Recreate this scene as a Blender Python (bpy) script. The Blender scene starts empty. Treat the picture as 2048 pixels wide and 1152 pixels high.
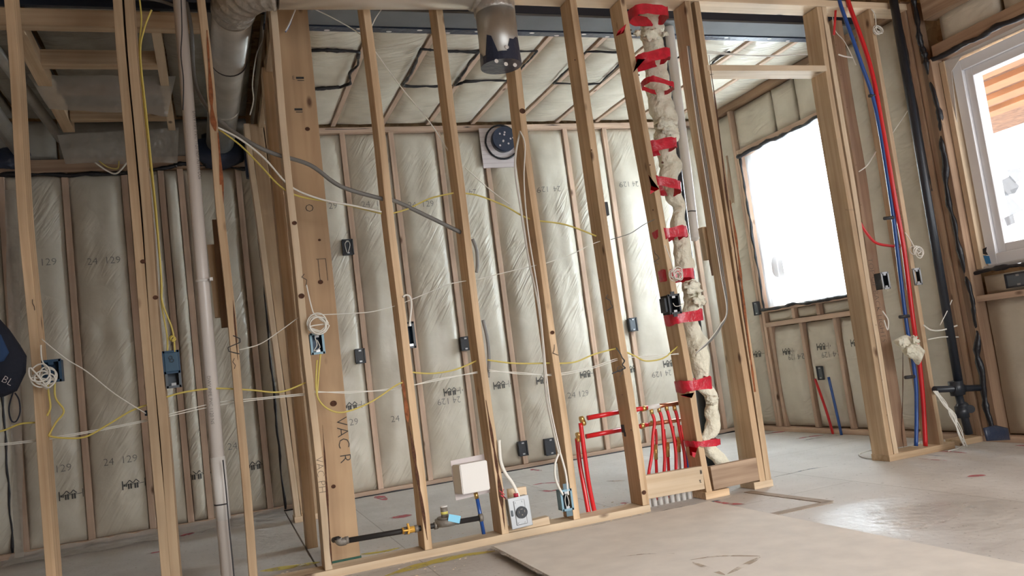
import bpy, bmesh, math, random
from mathutils import Vector, Matrix, noise
random.seed(7)
S = bpy.context.scene
COL = S.collection
# ------------------------------------------------------------------ camera
H = 0.882                      # height of the camera over the floor, metres
FPX = 1620.38                  # focal length in pixels of a 2048 wide frame
CR = ((0.9340, -0.3341, -0.1270), (-0.0866, 0.1331, -0.9873), (0.3467, 0.9331, 0.0954))
cd = bpy.data.cameras.new('camera'); cam = bpy.data.objects.new('camera', cd); COL.objects.link(cam)
cd.sensor_width = 36.0; cd.lens = FPX / 2048 * 36.0; cd.clip_start = 0.05; cd.clip_end = 200
_r, _u, _b = Vector(CR[0]).normalized(), -Vector(CR[1]), -Vector(CR[2]).normalized()
_u = _b.cross(_r).normalized()
cam.matrix_world = Matrix(((_r.x, _u.x, _b.x, 0), (_r.y, _u.y, _b.y, 0), (_r.z, _u.z, _b.z, H), (0, 0, 0, 1)))
S.camera = cam
# ------------------------------------------------------------------ light
wd = bpy.data.worlds.new('sky'); S.world = wd; wd.use_nodes = True
bg = wd.node_tree.nodes['Background']; bg.inputs[0].default_value = (0.93, 0.96, 1.0, 1); bg.inputs[1].default_value = 3.1
def area(name, loc, rot, sx, sy, power, col, portal=False):
    l = bpy.data.lights.new(name, 'AREA'); l.shape = 'RECTANGLE'; l.size = sx; l.size_y = sy; l.energy = power; l.color = col
    o = bpy.data.objects.new(name, l); COL.objects.link(o); o.location = loc; o.rotation_euler = rot
    if portal: l.cycles.is_portal = True
    return o
PI = math.pi
area('daylight_at_covered_window', (5.20, 5.50, 1.95), (0, PI/2, 0), 1.15, 0.95, 190, (0.88, 0.95, 1.0))
area('daylight_portal_right_window', (4.95, 3.1, 1.82), (0, PI/2, 0), 1.5, 1.8, 1, (1, 1, 1), True)
area('daylight_portal_unseen_opening', (2.9, -1.3, 1.3), (PI/2, 0, 0), 3.8, 2.6, 1, (1, 1, 1), True)
sun = bpy.data.lights.new('sun', 'SUN'); sun.energy = 3.6; sun.angle = math.radians(34); sun.color = (1.0, 0.97, 0.93)
so = bpy.data.objects.new('sun', sun); COL.objects.link(so)
so.rotation_euler = Vector((-0.20, 0.92, -0.36)).to_track_quat('-Z', 'Y').to_euler()
S.view_settings.view_transform = 'Standard'; S.view_settings.look = 'None'; S.view_settings.gamma = 1.0
S.view_settings.use_curve_mapping = False
S.view_settings.exposure = 0.12
# ------------------------------------------------------------------ measuring helpers
def ray(x, y):
    a, b = (x - 1024) / FPX, (y - 576) / FPX
    return Vector([CR[0][i] * a + CR[1][i] * b + CR[2][i] for i in range(3)])
def at(x, y, Y=4.1):
    v = ray(x, y); return v * (Y / v.y) + Vector((0, 0, H))
def atx(x, y, X=4.73):
    v = ray(x, y); return v * (X / v.x) + Vector((0, 0, H))
def atz(x, y, z=0.0):
    v = ray(x, y); return v * ((z - H) / v.z) + Vector((0, 0, H))
# ------------------------------------------------------------------ materials
def newmat(name):
    m = bpy.data.materials.new(name); m.use_nodes = True
    nt = m.node_tree; b = nt.nodes['Principled BSDF']
    return m, nt, b
def plain(name, col, rough=0.5, metal=0.0, coat=0.0, bump=0.0, bs=40.0, var=0.0, emit=None):
    m, nt, b = newmat(name)
    b.inputs['Base Color'].default_value = (*col, 1); b.inputs['Roughness'].default_value = rough
    b.inputs['Metallic'].default_value = metal; b.inputs['Coat Weight'].default_value = coat
    b.inputs['Coat Roughness'].default_value = 0.2
    if bump or var:
        tc = nt.nodes.new('ShaderNodeTexCoord'); n = nt.nodes.new('ShaderNodeTexNoise')
        n.inputs['Scale'].default_value = bs; n.inputs['Detail'].default_value = 4
        nt.links.new(tc.outputs['Object'], n.inputs['Vector'])
        if bump:
            bp = nt.nodes.new('ShaderNodeBump'); bp.inputs['Strength'].default_value = bump; bp.inputs['Distance'].default_value = 0.01
            nt.links.new(n.outputs['Fac'], bp.inputs['Height']); nt.links.new(bp.outputs['Normal'], b.inputs['Normal'])
        if var:
            r = nt.nodes.new('ShaderNodeValToRGB')
            r.color_ramp.elements[0].position = 0.3; r.color_ramp.elements[1].position = 0.7
            r.color_ramp.elements[0].color = (*[c * (1 - var) for c in col], 1)
            r.color_ramp.elements[1].color = (*[min(1, c * (1 + var)) for c in col], 1)
            nt.links.new(n.outputs['Fac'], r.inputs['Fac']); nt.links.new(r.outputs['Color'], b.inputs['Base Color'])
    return m
def wood(name, light, dark, knots=True, var=0.22, grain=1.0):
    m, nt, b = newmat(name); N = nt.nodes.new; L = nt.links.new
    tc = N('ShaderNodeTexCoord'); oi = N('ShaderNodeObjectInfo')
    add = N('ShaderNodeVectorMath'); add.operation = 'ADD'
    sc = N('ShaderNodeVectorMath'); sc.operation = 'SCALE'; sc.inputs['Scale'].default_value = 37.0
    cb = N('ShaderNodeCombineXYZ')
    for i in range(3): L(oi.outputs['Random'], cb.inputs[i])
    L(cb.outputs[0], sc.inputs[0]); L(tc.outputs['Object'], add.inputs[0]); L(sc.outputs[0], add.inputs[1])
    mp = N('ShaderNodeMapping'); mp.inputs['Scale'].default_value = (32 * grain, 32 * grain, 1.1); L(add.outputs[0], mp.inputs['Vector'])
    n1 = N('ShaderNodeTexNoise'); n1.inputs['Scale'].default_value = 1.0; n1.inputs['Detail'].default_value = 5; n1.inputs['Distortion'].default_value = 0.6
    L(mp.outputs[0], n1.inputs['Vector'])
    r = N('ShaderNodeValToRGB'); e = r.color_ramp.elements
    e[0].position = 0.30; e[0].color = (*dark, 1); e[1].position = 0.62; e[1].color = (*light, 1)
    L(n1.outputs['Fac'], r.inputs['Fac'])
    n2 = N('ShaderNodeTexNoise'); n2.inputs['Scale'].default_value = 2.2; n2.inputs['Detail'].default_value = 3; L(add.outputs[0], n2.inputs['Vector'])
    hs = N('ShaderNodeHueSaturation'); L(r.outputs['Color'], hs.inputs['Color'])
    mr = N('ShaderNodeMapRange'); mr.inputs['To Min'].default_value = 1 - var; mr.inputs['To Max'].default_value = 1 + var; L(oi.outputs['Random'], mr.inputs['Value'])
    mr2 = N('ShaderNodeMapRange'); mr2.inputs['From Min'].default_value = 0.3; mr2.inputs['From Max'].default_value = 0.7; mr2.inputs['To Min'].default_value = 0.8; mr2.inputs['To Max'].default_value = 1.15; L(n2.outputs['Fac'], mr2.inputs['Value'])
    mu = N('ShaderNodeMath'); mu.operation = 'MULTIPLY'; L(mr.outputs[0], mu.inputs[0]); L(mr2.outputs[0], mu.inputs[1]); L(mu.outputs[0], hs.inputs['Value'])
    out = hs.outputs['Color']
    if knots:
        mk = N('ShaderNodeMapping'); mk.inputs['Scale'].default_value = (7, 7, 3.2); L(add.outputs[0], mk.inputs['Vector'])
        vo = N('ShaderNodeTexVoronoi'); vo.inputs['Scale'].default_value = 1.0; L(mk.outputs[0], vo.inputs['Vector'])
        kr = N('ShaderNodeValToRGB'); k = kr.color_ramp.elements
        k[0].position = 0.05; k[0].color = (0.9, 0.9, 0.9, 1); k[1].position = 0.13; k[1].color = (0, 0, 0, 1); L(vo.outputs['Distance'], kr.inputs['Fac'])
        mx = N('ShaderNodeMix'); mx.data_type = 'RGBA'; L(kr.outputs['Color'], mx.inputs[0]); L(out, mx.inputs[6]); mx.inputs[7].default_value = (0.10, 0.045, 0.022, 1)
        out = mx.outputs[2]
    L(out, b.inputs['Base Color']); b.inputs['Roughness'].default_value = 0.72
    bp = N('ShaderNodeBump'); bp.inputs['Strength'].default_value = 0.15; bp.inputs['Distance'].default_value = 0.004
    L(n1.outputs['Fac'], bp.inputs['Height']); L(bp.outputs['Normal'], b.inputs['Normal'])
    return m
def batt_mat(name, light, dark, coat, wr=0.5, stretch=(9, 1.5, 1.3), fine=0.05, fsc=26):
    m, nt, b = newmat(name); N = nt.nodes.new; L = nt.links.new
    tc = N('ShaderNodeTexCoord')
    n1 = N('ShaderNodeTexNoise'); n1.inputs['Scale'].default_value = 5; n1.inputs['Detail'].default_value = 6; L(tc.outputs['Object'], n1.inputs['Vector'])
    r = N('ShaderNodeValToRGB'); e = r.color_ramp.elements
    e[0].position = 0.3; e[0].color = (*dark, 1); e[1].position = 0.65; e[1].color = (*light, 1); L(n1.outputs['Fac'], r.inputs['Fac'])
    L(r.outputs['Color'], b.inputs['Base Color'])
    b.inputs['Roughness'].default_value = 0.8; b.inputs['Coat Weight'].default_value = coat; b.inputs['Coat Roughness'].default_value = 0.22
    # creases of the clear film drawn over the batt
    m0 = N('ShaderNodeMapping'); m0.inputs['Rotation'].default_value = (0.0, -0.61, 0.0) if stretch[0] == 9 else (0, 0, 0.3); L(tc.outputs['Object'], m0.inputs['Vector'])
    mp = N('ShaderNodeMapping'); mp.inputs['Scale'].default_value = stretch; L(m0.outputs[0], mp.inputs['Vector'])
    n2 = N('ShaderNodeTexNoise'); n2.inputs['Scale'].default_value = 2.4; n2.inputs['Detail'].default_value = 1.5; n2.inputs['Distortion'].default_value = 1.2; L(mp.outputs[0], n2.inputs['Vector'])
    n3 = N('ShaderNodeTexNoise'); n3.inputs['Scale'].default_value = fsc; n3.inputs['Detail'].default_value = 5; L(tc.outputs['Object'], n3.inputs['Vector'])
    ad = N('ShaderNodeMath'); ad.operation = 'MULTIPLY_ADD'; L(n3.outputs['Fac'], ad.inputs[0]); ad.inputs[1].default_value = fine
    n5 = N('ShaderNodeTexNoise'); n5.inputs['Scale'].default_value = 1.7; L(tc.outputs['Object'], n5.inputs['Vector'])
    m5 = N('ShaderNodeMapRange'); m5.inputs['From Min'].default_value = 0.42; m5.inputs['From Max'].default_value = 0.68; L(n5.outputs['Fac'], m5.inputs['Value'])
    m6 = N('ShaderNodeMath'); m6.operation = 'MULTIPLY'; L(n2.outputs['Fac'], m6.inputs[0]); L(m5.outputs[0], m6.inputs[1]); L(m6.outputs[0], ad.inputs[2])
    bp = N('ShaderNodeBump'); bp.inputs['Strength'].default_value = wr; bp.inputs['Distance'].default_value = 0.05
    L(ad.outputs[0], bp.inputs['Height']); L(bp.outputs['Normal'], b.inputs['Normal']); L(bp.outputs['Normal'], b.inputs['Coat Normal'])
    return m
M = {}
M['pine'] = wood('pine', (0.60, 0.44, 0.28), (0.44, 0.29, 0.165))
M['pine_pale'] = wood('pine_pale', (0.68, 0.54, 0.38), (0.58, 0.43, 0.28), var=0.1)
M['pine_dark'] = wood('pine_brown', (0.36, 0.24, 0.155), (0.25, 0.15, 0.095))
M['pine_old'] = wood('weathered_pine', (0.40, 0.29, 0.20), (0.22, 0.14, 0.09), grain=0.7)
M['pine_film'] = wood('pine_under_film', (0.60, 0.44, 0.33), (0.47, 0.33, 0.24), var=0.1)
M['lvl'] = wood('post_timber', (0.52, 0.355, 0.21), (0.40, 0.255, 0.145), grain=0.45)
M['bark'] = plain('bark', (0.085, 0.035, 0.018), 0.9, bump=0.6, bs=60, var=0.4)
M['redbark'] = plain('red_wane', (0.26, 0.085, 0.03), 0.85, bump=0.5, bs=40, var=0.35)
M['batt'] = batt_mat('mineral_batt_under_film', (0.65, 0.605, 0.51), (0.555, 0.51, 0.42), 0.45)
M['batt_ceiling'] = batt_mat('ceiling_batt_under_film', (0.68, 0.635, 0.53), (0.57, 0.52, 0.42), 0.6, 0.5, (1.2, 9, 3))
M['batt_dim'] = batt_mat('shaded_left_batt', (0.36, 0.33, 0.28), (0.25, 0.23, 0.19), 0.5, 0.5, (2, 7, 3))  # darker copy of the ceiling batt: the left room's shade is in its colour
M['fluff'] = batt_mat('loose_mineral_wool', (0.90, 0.88, 0.74), (0.82, 0.79, 0.64), 0.0, 0.75, (5, 5, 5), 0.5, 34)
M['seal'] = plain('black_sealant', (0.012, 0.012, 0.016), 0.35, bump=0.3, bs=80)
M['ink'] = plain('black_ink', (0.03, 0.03, 0.03), 0.7)
M['print'] = plain('grey_print', (0.20, 0.195, 0.18), 0.7)
M['navy'] = plain('navy_tape', (0.016, 0.028, 0.06), 0.35, coat=0.3, bump=0.5, bs=30)
M['white'] = plain('white_plastic', (0.74, 0.72, 0.69), 0.4)
M['pvc'] = plain('white_pipe', (0.66, 0.61, 0.57), 0.35, coat=0.2)
M['wire_w'] = plain('white_cable', (0.78, 0.76, 0.70), 0.45)
M['wire_y'] = plain('yellow_cable', (0.62, 0.50, 0.12), 0.45)
M['wire_g'] = plain('grey_cable', (0.20, 0.195, 0.185), 0.5)
M['wire_k'] = plain('black_cable', (0.03, 0.03, 0.035), 0.5)
M['box_blue'] = plain('blue_box_plastic', (0.018, 0.06, 0.12), 0.45)
M['box_dark'] = plain('black_box_plastic', (0.022, 0.027, 0.035), 0.45)
M['box_steelblue'] = plain('pale_blue_box', (0.20, 0.36, 0.46), 0.4)
M['box_grey'] = plain('grey_box', (0.10, 0.12, 0.14), 0.5)
M['hole'] = plain('box_hollow', (0.006, 0.01, 0.016), 0.8)
M['metal'] = plain('galvanised_steel', (0.50, 0.49, 0.46), 0.42, 0.8, bump=0.1, bs=8, var=0.12)
M['plate'] = plain('steel_plate', (0.42, 0.44, 0.46), 0.4, 0.6)
M['foil'] = plain('wrapped_duct_foil', (0.45, 0.42, 0.38), 0.38, 0.55, bump=0.9, bs=35, var=0.2)
M['beam'] = plain('painted_steel', (0.028, 0.036, 0.055), 0.5)
M['flange'] = plain('lit_flange_grey', (0.15, 0.155, 0.16), 0.8, var=0.1, bs=4)  # paler than the web: light reflected by the underside is in this grey
M['red'] = plain('red_pex', (0.62, 0.014, 0.02), 0.3, coat=0.3)
M['blue'] = plain('blue_pex', (0.015, 0.075, 0.30), 0.3, coat=0.3)
M['redtape'] = plain('red_sheathing_tape', (0.55, 0.012, 0.035), 0.3, coat=0.4, bump=0.8, bs=25, var=0.2)
M['copper'] = plain('copper', (0.62, 0.27, 0.16), 0.3, 0.9)
M['brass'] = plain('brass', (0.72, 0.48, 0.18), 0.3, 0.9)
M['gold'] = plain('yellow_valve', (0.75, 0.42, 0.08), 0.4, 0.3)
M['iron'] = plain('black_iron_pipe', (0.028, 0.026, 0.026), 0.5, 0.2)
M['cast'] = plain('cast_grey', (0.22, 0.20, 0.175), 0.55, 0.3, bump=0.3, bs=90)
M['abs'] = plain('black_drain_pipe', (0.018, 0.024, 0.034), 0.4, coat=0.2)
M['tagblue'] = plain('pale_blue_paper', (0.25, 0.62, 0.85), 0.7)
M['paper'] = plain('paper', (0.66, 0.60, 0.60), 0.8)
M['drywall'] = plain('drywall_paper', (0.76, 0.72, 0.665), 0.85, bump=0.12, bs=9, var=0.06)
M['vinyl'] = plain('white_vinyl', (0.80, 0.80, 0.82), 0.35)
M['cloth'] = plain('navy_fabric', (0.012, 0.016, 0.03), 0.9, bump=0.4, bs=60)
M['maroon'] = plain('maroon_sealant', (0.14, 0.012, 0.015), 0.5)
def film(name, a, col, rough=0.15):
    m, nt, b = newmat(name); N = nt.nodes.new; L = nt.links.new
    tr = N('ShaderNodeBsdfTransparent'); mx = N('ShaderNodeMixShader'); mx.inputs[0].default_value = a
    b.inputs['Base Color'].default_value = (*col, 1); b.inputs['Roughness'].default_value = rough
    n = N('ShaderNodeTexNoise'); n.inputs['Scale'].default_value = 9; bp = N('ShaderNodeBump'); bp.inputs['Strength'].default_value = 0.8; bp.inputs['Distance'].default_value = 0.05
    tc = N('ShaderNodeTexCoord'); L(tc.outputs['Object'], n.inputs['Vector']); L(n.outputs['Fac'], bp.inputs['Height']); L(bp.outputs['Normal'], b.inputs['Normal'])
    L(tr.outputs[0], mx.inputs[1]); L(b.outputs[0], mx.inputs[2]); L(mx.outputs[0], nt.nodes['Material Output'].inputs['Surface'])
    return m
M['film'] = film('clear_poly_film', 0.55, (0.50, 0.47, 0.42))
M['skirt'] = film('pale_poly_skirt', 0.5, (0.72, 0.69, 0.65), 0.4)
M['housemark'] = plain('dark_print', (0.07, 0.07, 0.065), 0.7)
M['glass'] = film('window_glass', 0.07, (0.9, 0.95, 1.0), 0.02)
def translucent(name):
    m, nt, b = newmat(name); N = nt.nodes.new; L = nt.links.new
    t = N('ShaderNodeBsdfTranslucent'); t.inputs[0].default_value = (0.86, 0.92, 0.95, 1)
    mx = N('ShaderNodeMixShader'); mx.inputs[0].default_value = 0.25; b.inputs['Base Color'].default_value = (0.8, 0.8, 0.8, 1); b.inputs['Roughness'].default_value = 0.3
    n = N('ShaderNodeTexNoise'); n.inputs['Scale'].default_value = 3; bp = N('ShaderNodeBump'); bp.inputs['Strength'].default_value = 0.5; bp.inputs['Distance'].default_value = 0.05
    L(n.outputs['Fac'], bp.inputs['Height']); L(bp.outputs['Normal'], b.inputs['Normal']); L(bp.outputs['Normal'], t.inputs['Normal'])
    L(t.outputs[0], mx.inputs[1]); L(b.outputs[0], mx.inputs[2]); L(mx.outputs[0], nt.nodes['Material Output'].inputs['Surface'])
    return m
M['milky'] = translucent('milky_poly_sheet')
def osb(name, light, dark):
    m, nt, b = newmat(name); N = nt.nodes.new; L = nt.links.new
    tc = N('ShaderNodeTexCoord'); v = N('ShaderNodeTexVoronoi'); v.inputs['Scale'].default_value = 22; L(tc.outputs['Object'], v.inputs['Vector'])
    n = N('ShaderNodeTexNoise'); n.inputs['Scale'].default_value = 30; n.inputs['Detail'].default_value = 5; L(v.outputs['Color'], n.inputs['Vector'])
    r = N('ShaderNodeValToRGB'); e = r.color_ramp.elements; e[0].position = 0.35; e[0].color = (*dark, 1); e[1].position = 0.62; e[1].color = (*light, 1)
    L(n.outputs['Fac'], r.inputs['Fac']); L(r.outputs['Color'], b.inputs['Base Color']); b.inputs['Roughness'].default_value = 0.8
    return m
M['osb'] = osb('oriented_strand_board', (0.56, 0.36, 0.18), (0.30, 0.17, 0.075))
M['osb_out'] = osb('deck_soffit_board', (0.32, 0.16, 0.08), (0.18, 0.08, 0.04))
def floor_mat():
    m, nt, b = newmat('dusty_gypsum_subfloor'); N = nt.nodes.new; L = nt.links.new
    tc = N('ShaderNodeTexCoord')
    n = N('ShaderNodeTexNoise'); n.inputs['Scale'].default_value = 1.6; n.inputs['Detail'].default_value = 8; n.inputs['Roughness'].default_value = 0.62; L(tc.outputs['Object'], n.inputs['Vector'])
    r = N('ShaderNodeValToRGB'); e = r.color_ramp.elements; e[0].position = 0.34; e[0].color = (0.56, 0.53, 0.50, 1); e[1].position = 0.66; e[1].color = (0.70, 0.675, 0.645, 1)
    L(n.outputs['Fac'], r.inputs['Fac'])
    # board seams and scratches
    br = N('ShaderNodeTexBrick'); br.inputs['Scale'].default_value = 1.0; br.inputs['Brick Width'].default_value = 2.44; br.inputs['Row Height'].default_value = 1.22; br.inputs['Mortar Size'].default_value = 0.003
    br.inputs['Color1'].default_value = (1, 1, 1, 1); br.inputs['Color2'].default_value = (0.93, 0.93, 0.93, 1); br.inputs['Mortar'].default_value = (0.62, 0.6, 0.58, 1)
    mpb = N('ShaderNodeMapping'); mpb.inputs['Rotation'].default_value = (0, 0, PI/2); mpb.inputs['Location'].default_value = (0.1, 0.38, 0); L(tc.outputs['Object'], mpb.inputs['Vector']); L(mpb.outputs[0], br.inputs['Vector'])
    mx = N('ShaderNodeMix'); mx.data_type = 'RGBA'; mx.blend_type = 'MULTIPLY'; mx.inputs[0].default_value = 1; L(r.outputs['Color'], mx.inputs[6]); L(br.outputs['Color'], mx.inputs[7])
    sp = N('ShaderNodeTexNoise'); sp.inputs['Scale'].default_value = 46; sp.inputs['Detail'].default_value = 3; L(tc.outputs['Object'], sp.inputs['Vector'])
    sr = N('ShaderNodeValToRGB'); e = sr.color_ramp.elements; e[0].position = 0.27; e[0].color = (0.55, 0.52, 0.5, 1); e[1].position = 0.36; e[1].color = (1, 1, 1, 1); L(sp.outputs['Fac'], sr.inputs['Fac'])
    m2 = N('ShaderNodeMix'); m2.data_type = 'RGBA'; m2.blend_type = 'MULTIPLY'; m2.inputs[0].default_value = 1; L(mx.outputs[2], m2.inputs[6]); L(sr.outputs['Color'], m2.inputs[7])
    L(m2.outputs[2], b.inputs['Base Color'])
    rr = N('ShaderNodeMapRange'); rr.inputs['To Min'].default_value = 0.55; rr.inputs['To Max'].default_value = 0.9; L(n.outputs['Fac'], rr.inputs['Value'])
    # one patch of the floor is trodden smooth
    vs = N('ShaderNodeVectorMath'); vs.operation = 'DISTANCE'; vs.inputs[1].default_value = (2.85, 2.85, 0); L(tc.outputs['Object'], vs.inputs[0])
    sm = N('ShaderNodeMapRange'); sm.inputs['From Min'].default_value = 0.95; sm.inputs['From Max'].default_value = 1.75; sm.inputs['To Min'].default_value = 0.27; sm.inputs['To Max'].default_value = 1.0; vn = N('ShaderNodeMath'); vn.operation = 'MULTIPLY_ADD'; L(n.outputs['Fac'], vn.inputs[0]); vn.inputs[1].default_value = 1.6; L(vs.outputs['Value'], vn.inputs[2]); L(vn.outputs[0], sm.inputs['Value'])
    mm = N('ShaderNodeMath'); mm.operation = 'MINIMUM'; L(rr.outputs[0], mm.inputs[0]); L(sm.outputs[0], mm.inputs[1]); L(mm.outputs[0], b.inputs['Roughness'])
    n4 = N('ShaderNodeTexNoise'); n4.inputs['Scale'].default_value = 18; n4.inputs['Detail'].default_value = 6; L(tc.outputs['Object'], n4.inputs['Vector'])
    bp = N('ShaderNodeBump'); bp.inputs['Strength'].default_value = 0.35; bp.inputs['Distance'].default_value = 0.012
    L(n4.outputs['Fac'], bp.inputs['Height']); L(bp.outputs['Normal'], b.inputs['Normal'])
    return m
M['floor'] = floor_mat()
def paint(name, col, lo=.36):
    m, nt, b = newmat(name); N = nt.nodes.new; L = nt.links.new
    tc = N('ShaderNodeTexCoord'); n = N('ShaderNodeTexNoise'); n.inputs['Scale'].default_value = 14; n.inputs['Detail'].default_value = 5; L(tc.outputs['Object'], n.inputs['Vector'])
    r = N('ShaderNodeValToRGB'); e = r.color_ramp.elements; e[0].position = lo; e[0].color = (0, 0, 0, 1); e[1].position = lo + 0.24; e[1].color = (0.7, 0.7, 0.7, 1); L(n.outputs['Fac'], r.inputs['Fac'])
    b.inputs['Base Color'].default_value = (*col, 1); b.inputs['Roughness'].default_value = 0.8
    tr = N('ShaderNodeBsdfTransparent'); mx = N('ShaderNodeMixShader'); L(r.outputs['Color'], mx.inputs[0]); L(tr.outputs[0], mx.inputs[1]); L(b.outputs[0], mx.inputs[2]); L(mx.outputs[0], nt.nodes['Material Output'].inputs['Surface'])
    return m
M['p_red'] = paint('red_marking_paint', (0.60, 0.10, 0.13), .30); M['p_yellow'] = paint('yellow_marking_paint', (0.74, 0.62, 0.10), .24)
M['p_blue'] = paint('blue_marking_paint', (0.10, 0.16, 0.24)); M['p_teal'] = paint('teal_chalk', (0.16, 0.22, 0.24)); M['p_brown'] = paint('brown_scuff', (0.52, 0.42, 0.32))
M['p_dust'] = paint('pale_dust', (0.62, 0.60, 0.56))
# ------------------------------------------------------------------ mesh helpers
MW = {}
def put(name, me, mat=None, parent=None, mw=None, smooth=False):
    o = bpy.data.objects.new(name, me); COL.objects.link(o)
    if mat is not None: me.materials.append(M[mat] if isinstance(mat, str) else mat)
    mw = mw or Matrix.Identity(4); o.matrix_world = mw; MW[o.name] = mw
    if parent is not None:
        o.parent = parent; o.matrix_parent_inverse = MW[parent.name].inverted()
    if smooth:
        for p in me.polygons: p.use_smooth = True
    return o
def frombm(name, bm, mat, parent=None, mw=None, smooth=False):
    me = bpy.data.meshes.new(name); bmesh.ops.recalc_face_normals(bm, faces=bm.faces); bm.to_mesh(me); bm.free()
    return put(name, me, mat, parent, mw, smooth)
def tag(o, label=None, cat=None, group=None, kind=None):
    if label: o['label'] = label
    if cat: o['category'] = cat
    if group: o['group'] = group
    if kind: o['kind'] = kind
    return o
def thing(name, label, cat, loc, group=None):
    o = bpy.data.objects.new(name, None); COL.objects.link(o); o.empty_display_size = 0.1
    mw = Matrix.Translation(loc); o.matrix_world = mw; MW[o.name] = mw
    return tag(o, label, cat, group)
def bx(bm, lo, hi, mat4=None, bev=0.0):
    lo, hi = Vector(lo), Vector(hi)
    c = (lo + hi) / 2; s = hi - lo
    m = Matrix.Translation(c) @ Matrix.Diagonal((abs(s.x), abs(s.y), abs(s.z), 1))
    if mat4 is not None: m = mat4 @ m
    r = bmesh.ops.create_cube(bm, size=1, matrix=m)
    if bev:
        es = list({e for v in r['verts'] for e in v.link_edges})
        bmesh.ops.bevel(bm, geom=es, offset=bev, segments=2, affect='EDGES', profile=0.5)
def box(name, lo, hi, mat, parent=None, bev=0.002):
    bm = bmesh.new(); bx(bm, lo, hi, None, bev); return frombm(name, bm, mat, parent)
def board(name, p0, p1, w, d, mat, parent=None, front=Vector((0, -1, 0)), bev=0.0025, warp=0.0):
    """a length of lumber from p0 to p1 (centres of its ends), w across, d deep along front"""
    p0, p1 = Vector(p0), Vector(p1); z = (p1 - p0); Ln = z.length; z.normalize()
    y = -(Vector(front) - z * Vector(front).dot(z)).normalized(); x = y.cross(z).normalized()
    mw = Matrix(((x.x, y.x, z.x, p0.x), (x.y, y.y, z.y, p0.y), (x.z, y.z, z.z, p0.z), (0, 0, 0, 1)))
    bm = bmesh.new(); bx(bm, (-w/2, -d/2, 0), (w/2, d/2, Ln), None, bev)
    if warp:
        n = max(6, int(Ln / 0.12))
        for i in range(1, n):
            bmesh.ops.bisect_plane(bm, geom=bm.verts[:] + bm.edges[:] + bm.faces[:], plane_co=(0, 0, Ln * i / n), plane_no=(0, 0, 1))
        s = random.uniform(0, 50)
        for v in bm.verts:
            v.co.x += warp * noise.noise(Vector((s, 0, v.co.z * 1.4))); v.co.y += warp * 0.5 * noise.noise(Vector((s, 9, v.co.z * 1.4)))
    return frombm(name, bm, mat, parent, mw)
def tube_bm(bm, pts, radii, seg=10, cap=True, jit=0.0, flat=1.0, fq=14.0):
    pts = [Vector(p) for p in pts]; n = len(pts)
    if not isinstance(radii, (list, tuple)): radii = [radii] * n
    t0 = (pts[1] - pts[0]).normalized(); up = Vector((0, 0, 1)) if abs(t0.z) < 0.9 else Vector((1, 0, 0))
    a = t0.cross(up).normalized(); rings = []
    for i, p in enumerate(pts):
        t = (pts[min(n - 1, i + 1)] - pts[max(0, i - 1)]).normalized()
        a = (a - t * a.dot(t)).normalized(); b = t.cross(a)
        ring = []
        for k in range(seg):
            th = 2 * PI * k / seg; r = radii[i]
            if jit: r *= 1 + jit * noise.noise(Vector((p.x * fq + math.cos(th) * 1.1, p.y * fq + math.sin(th) * 1.1, p.z * fq * 1.6)))
            ring.append(bm.verts.new(p + (a * math.cos(th) + b * math.sin(th) * flat) * r))
        rings.append(ring)
    for i in range(n - 1):
        for k in range(seg):
            bm.faces.new((rings[i][k], rings[i][(k + 1) % seg], rings[i + 1][(k + 1) % seg], rings[i + 1][k]))
    if cap: bm.faces.new(rings[0][::-1]); bm.faces.new(rings[-1])
def smoothpts(pts, sub=5):
    pts = [Vector(p) for p in pts]
    if len(pts) < 3: return pts
    out = []
    for i in range(len(pts) - 1):
        p0 = pts[max(0, i - 1)]; p1 = pts[i]; p2 = pts[i + 1]; p3 = pts[min(len(pts) - 1, i + 2)]
        for k in range(sub):
            t = k / sub
            out.append(0.5 * ((2 * p1) + (-p0 + p2) * t + (2 * p0 - 5 * p1 + 4 * p2 - p3) * t * t + (-p0 + 3 * p1 - 3 * p2 + p3) * t ** 3))
    out.append(pts[-1]); return out
def tube(name, pts, r, mat, parent=None, seg=10, sub=5, jit=0.0, flat=1.0):
    bm = bmesh.new(); pp = smoothpts(pts, sub)
    if isinstance(r, (list, tuple)):
        n = len(pp); m = len(r); r = [r[min(m - 1, int(i * (m - 1) / (n - 1)))] * (1 - (i * (m - 1) / (n - 1)) % 1) + r[min(m - 1, int(i * (m - 1) / (n - 1)) + 1)] * ((i * (m - 1) / (n - 1)) % 1) for i in range(n)]
    tube_bm(bm, pp, r, seg, True, jit, flat); return frombm(name, bm, mat, parent, None, True)
def px(pts, Y=4.1): return [at(*(p if len(p) == 3 else (p[0], p[1], Y))) for p in pts]
def cable(label, pts, mat, r=0.0035, Y=4.1, group=None, name='cable', cat='cable', world=False):
    o = tube(name, pts if world else px(pts, Y), r, mat, None, 6, 6)
    return tag(o, label, cat, group)
def sphere(name, c, r, mat, parent=None, sc=(1, 1, 1), jit=0.0, seg=16):
    bm = bmesh.new(); bmesh.ops.create_uvsphere(bm, u_segments=seg, v_segments=seg // 2 + 2, radius=1)
    for v in bm.verts:
        k = 1 + jit * noise.noise(v.co * 2.3 + Vector(c) * 5)
        v.co = Vector((v.co.x * r * sc[0] * k + c[0], v.co.y * r * sc[1] * k + c[1], v.co.z * r * sc[2] * k + c[2]))
    return frombm(name, bm, mat, parent, None, True)
def cyl(name, p0, p1, r, mat, parent=None, seg=20, r2=None):
    bm = bmesh.new(); tube_bm(bm, [p0, p1], [r, r2 or r], seg)
    o = frombm(name, bm, mat, parent)
    for p in o.data.polygons: p.use_smooth = len(p.vertices) == 4
    return o
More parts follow.
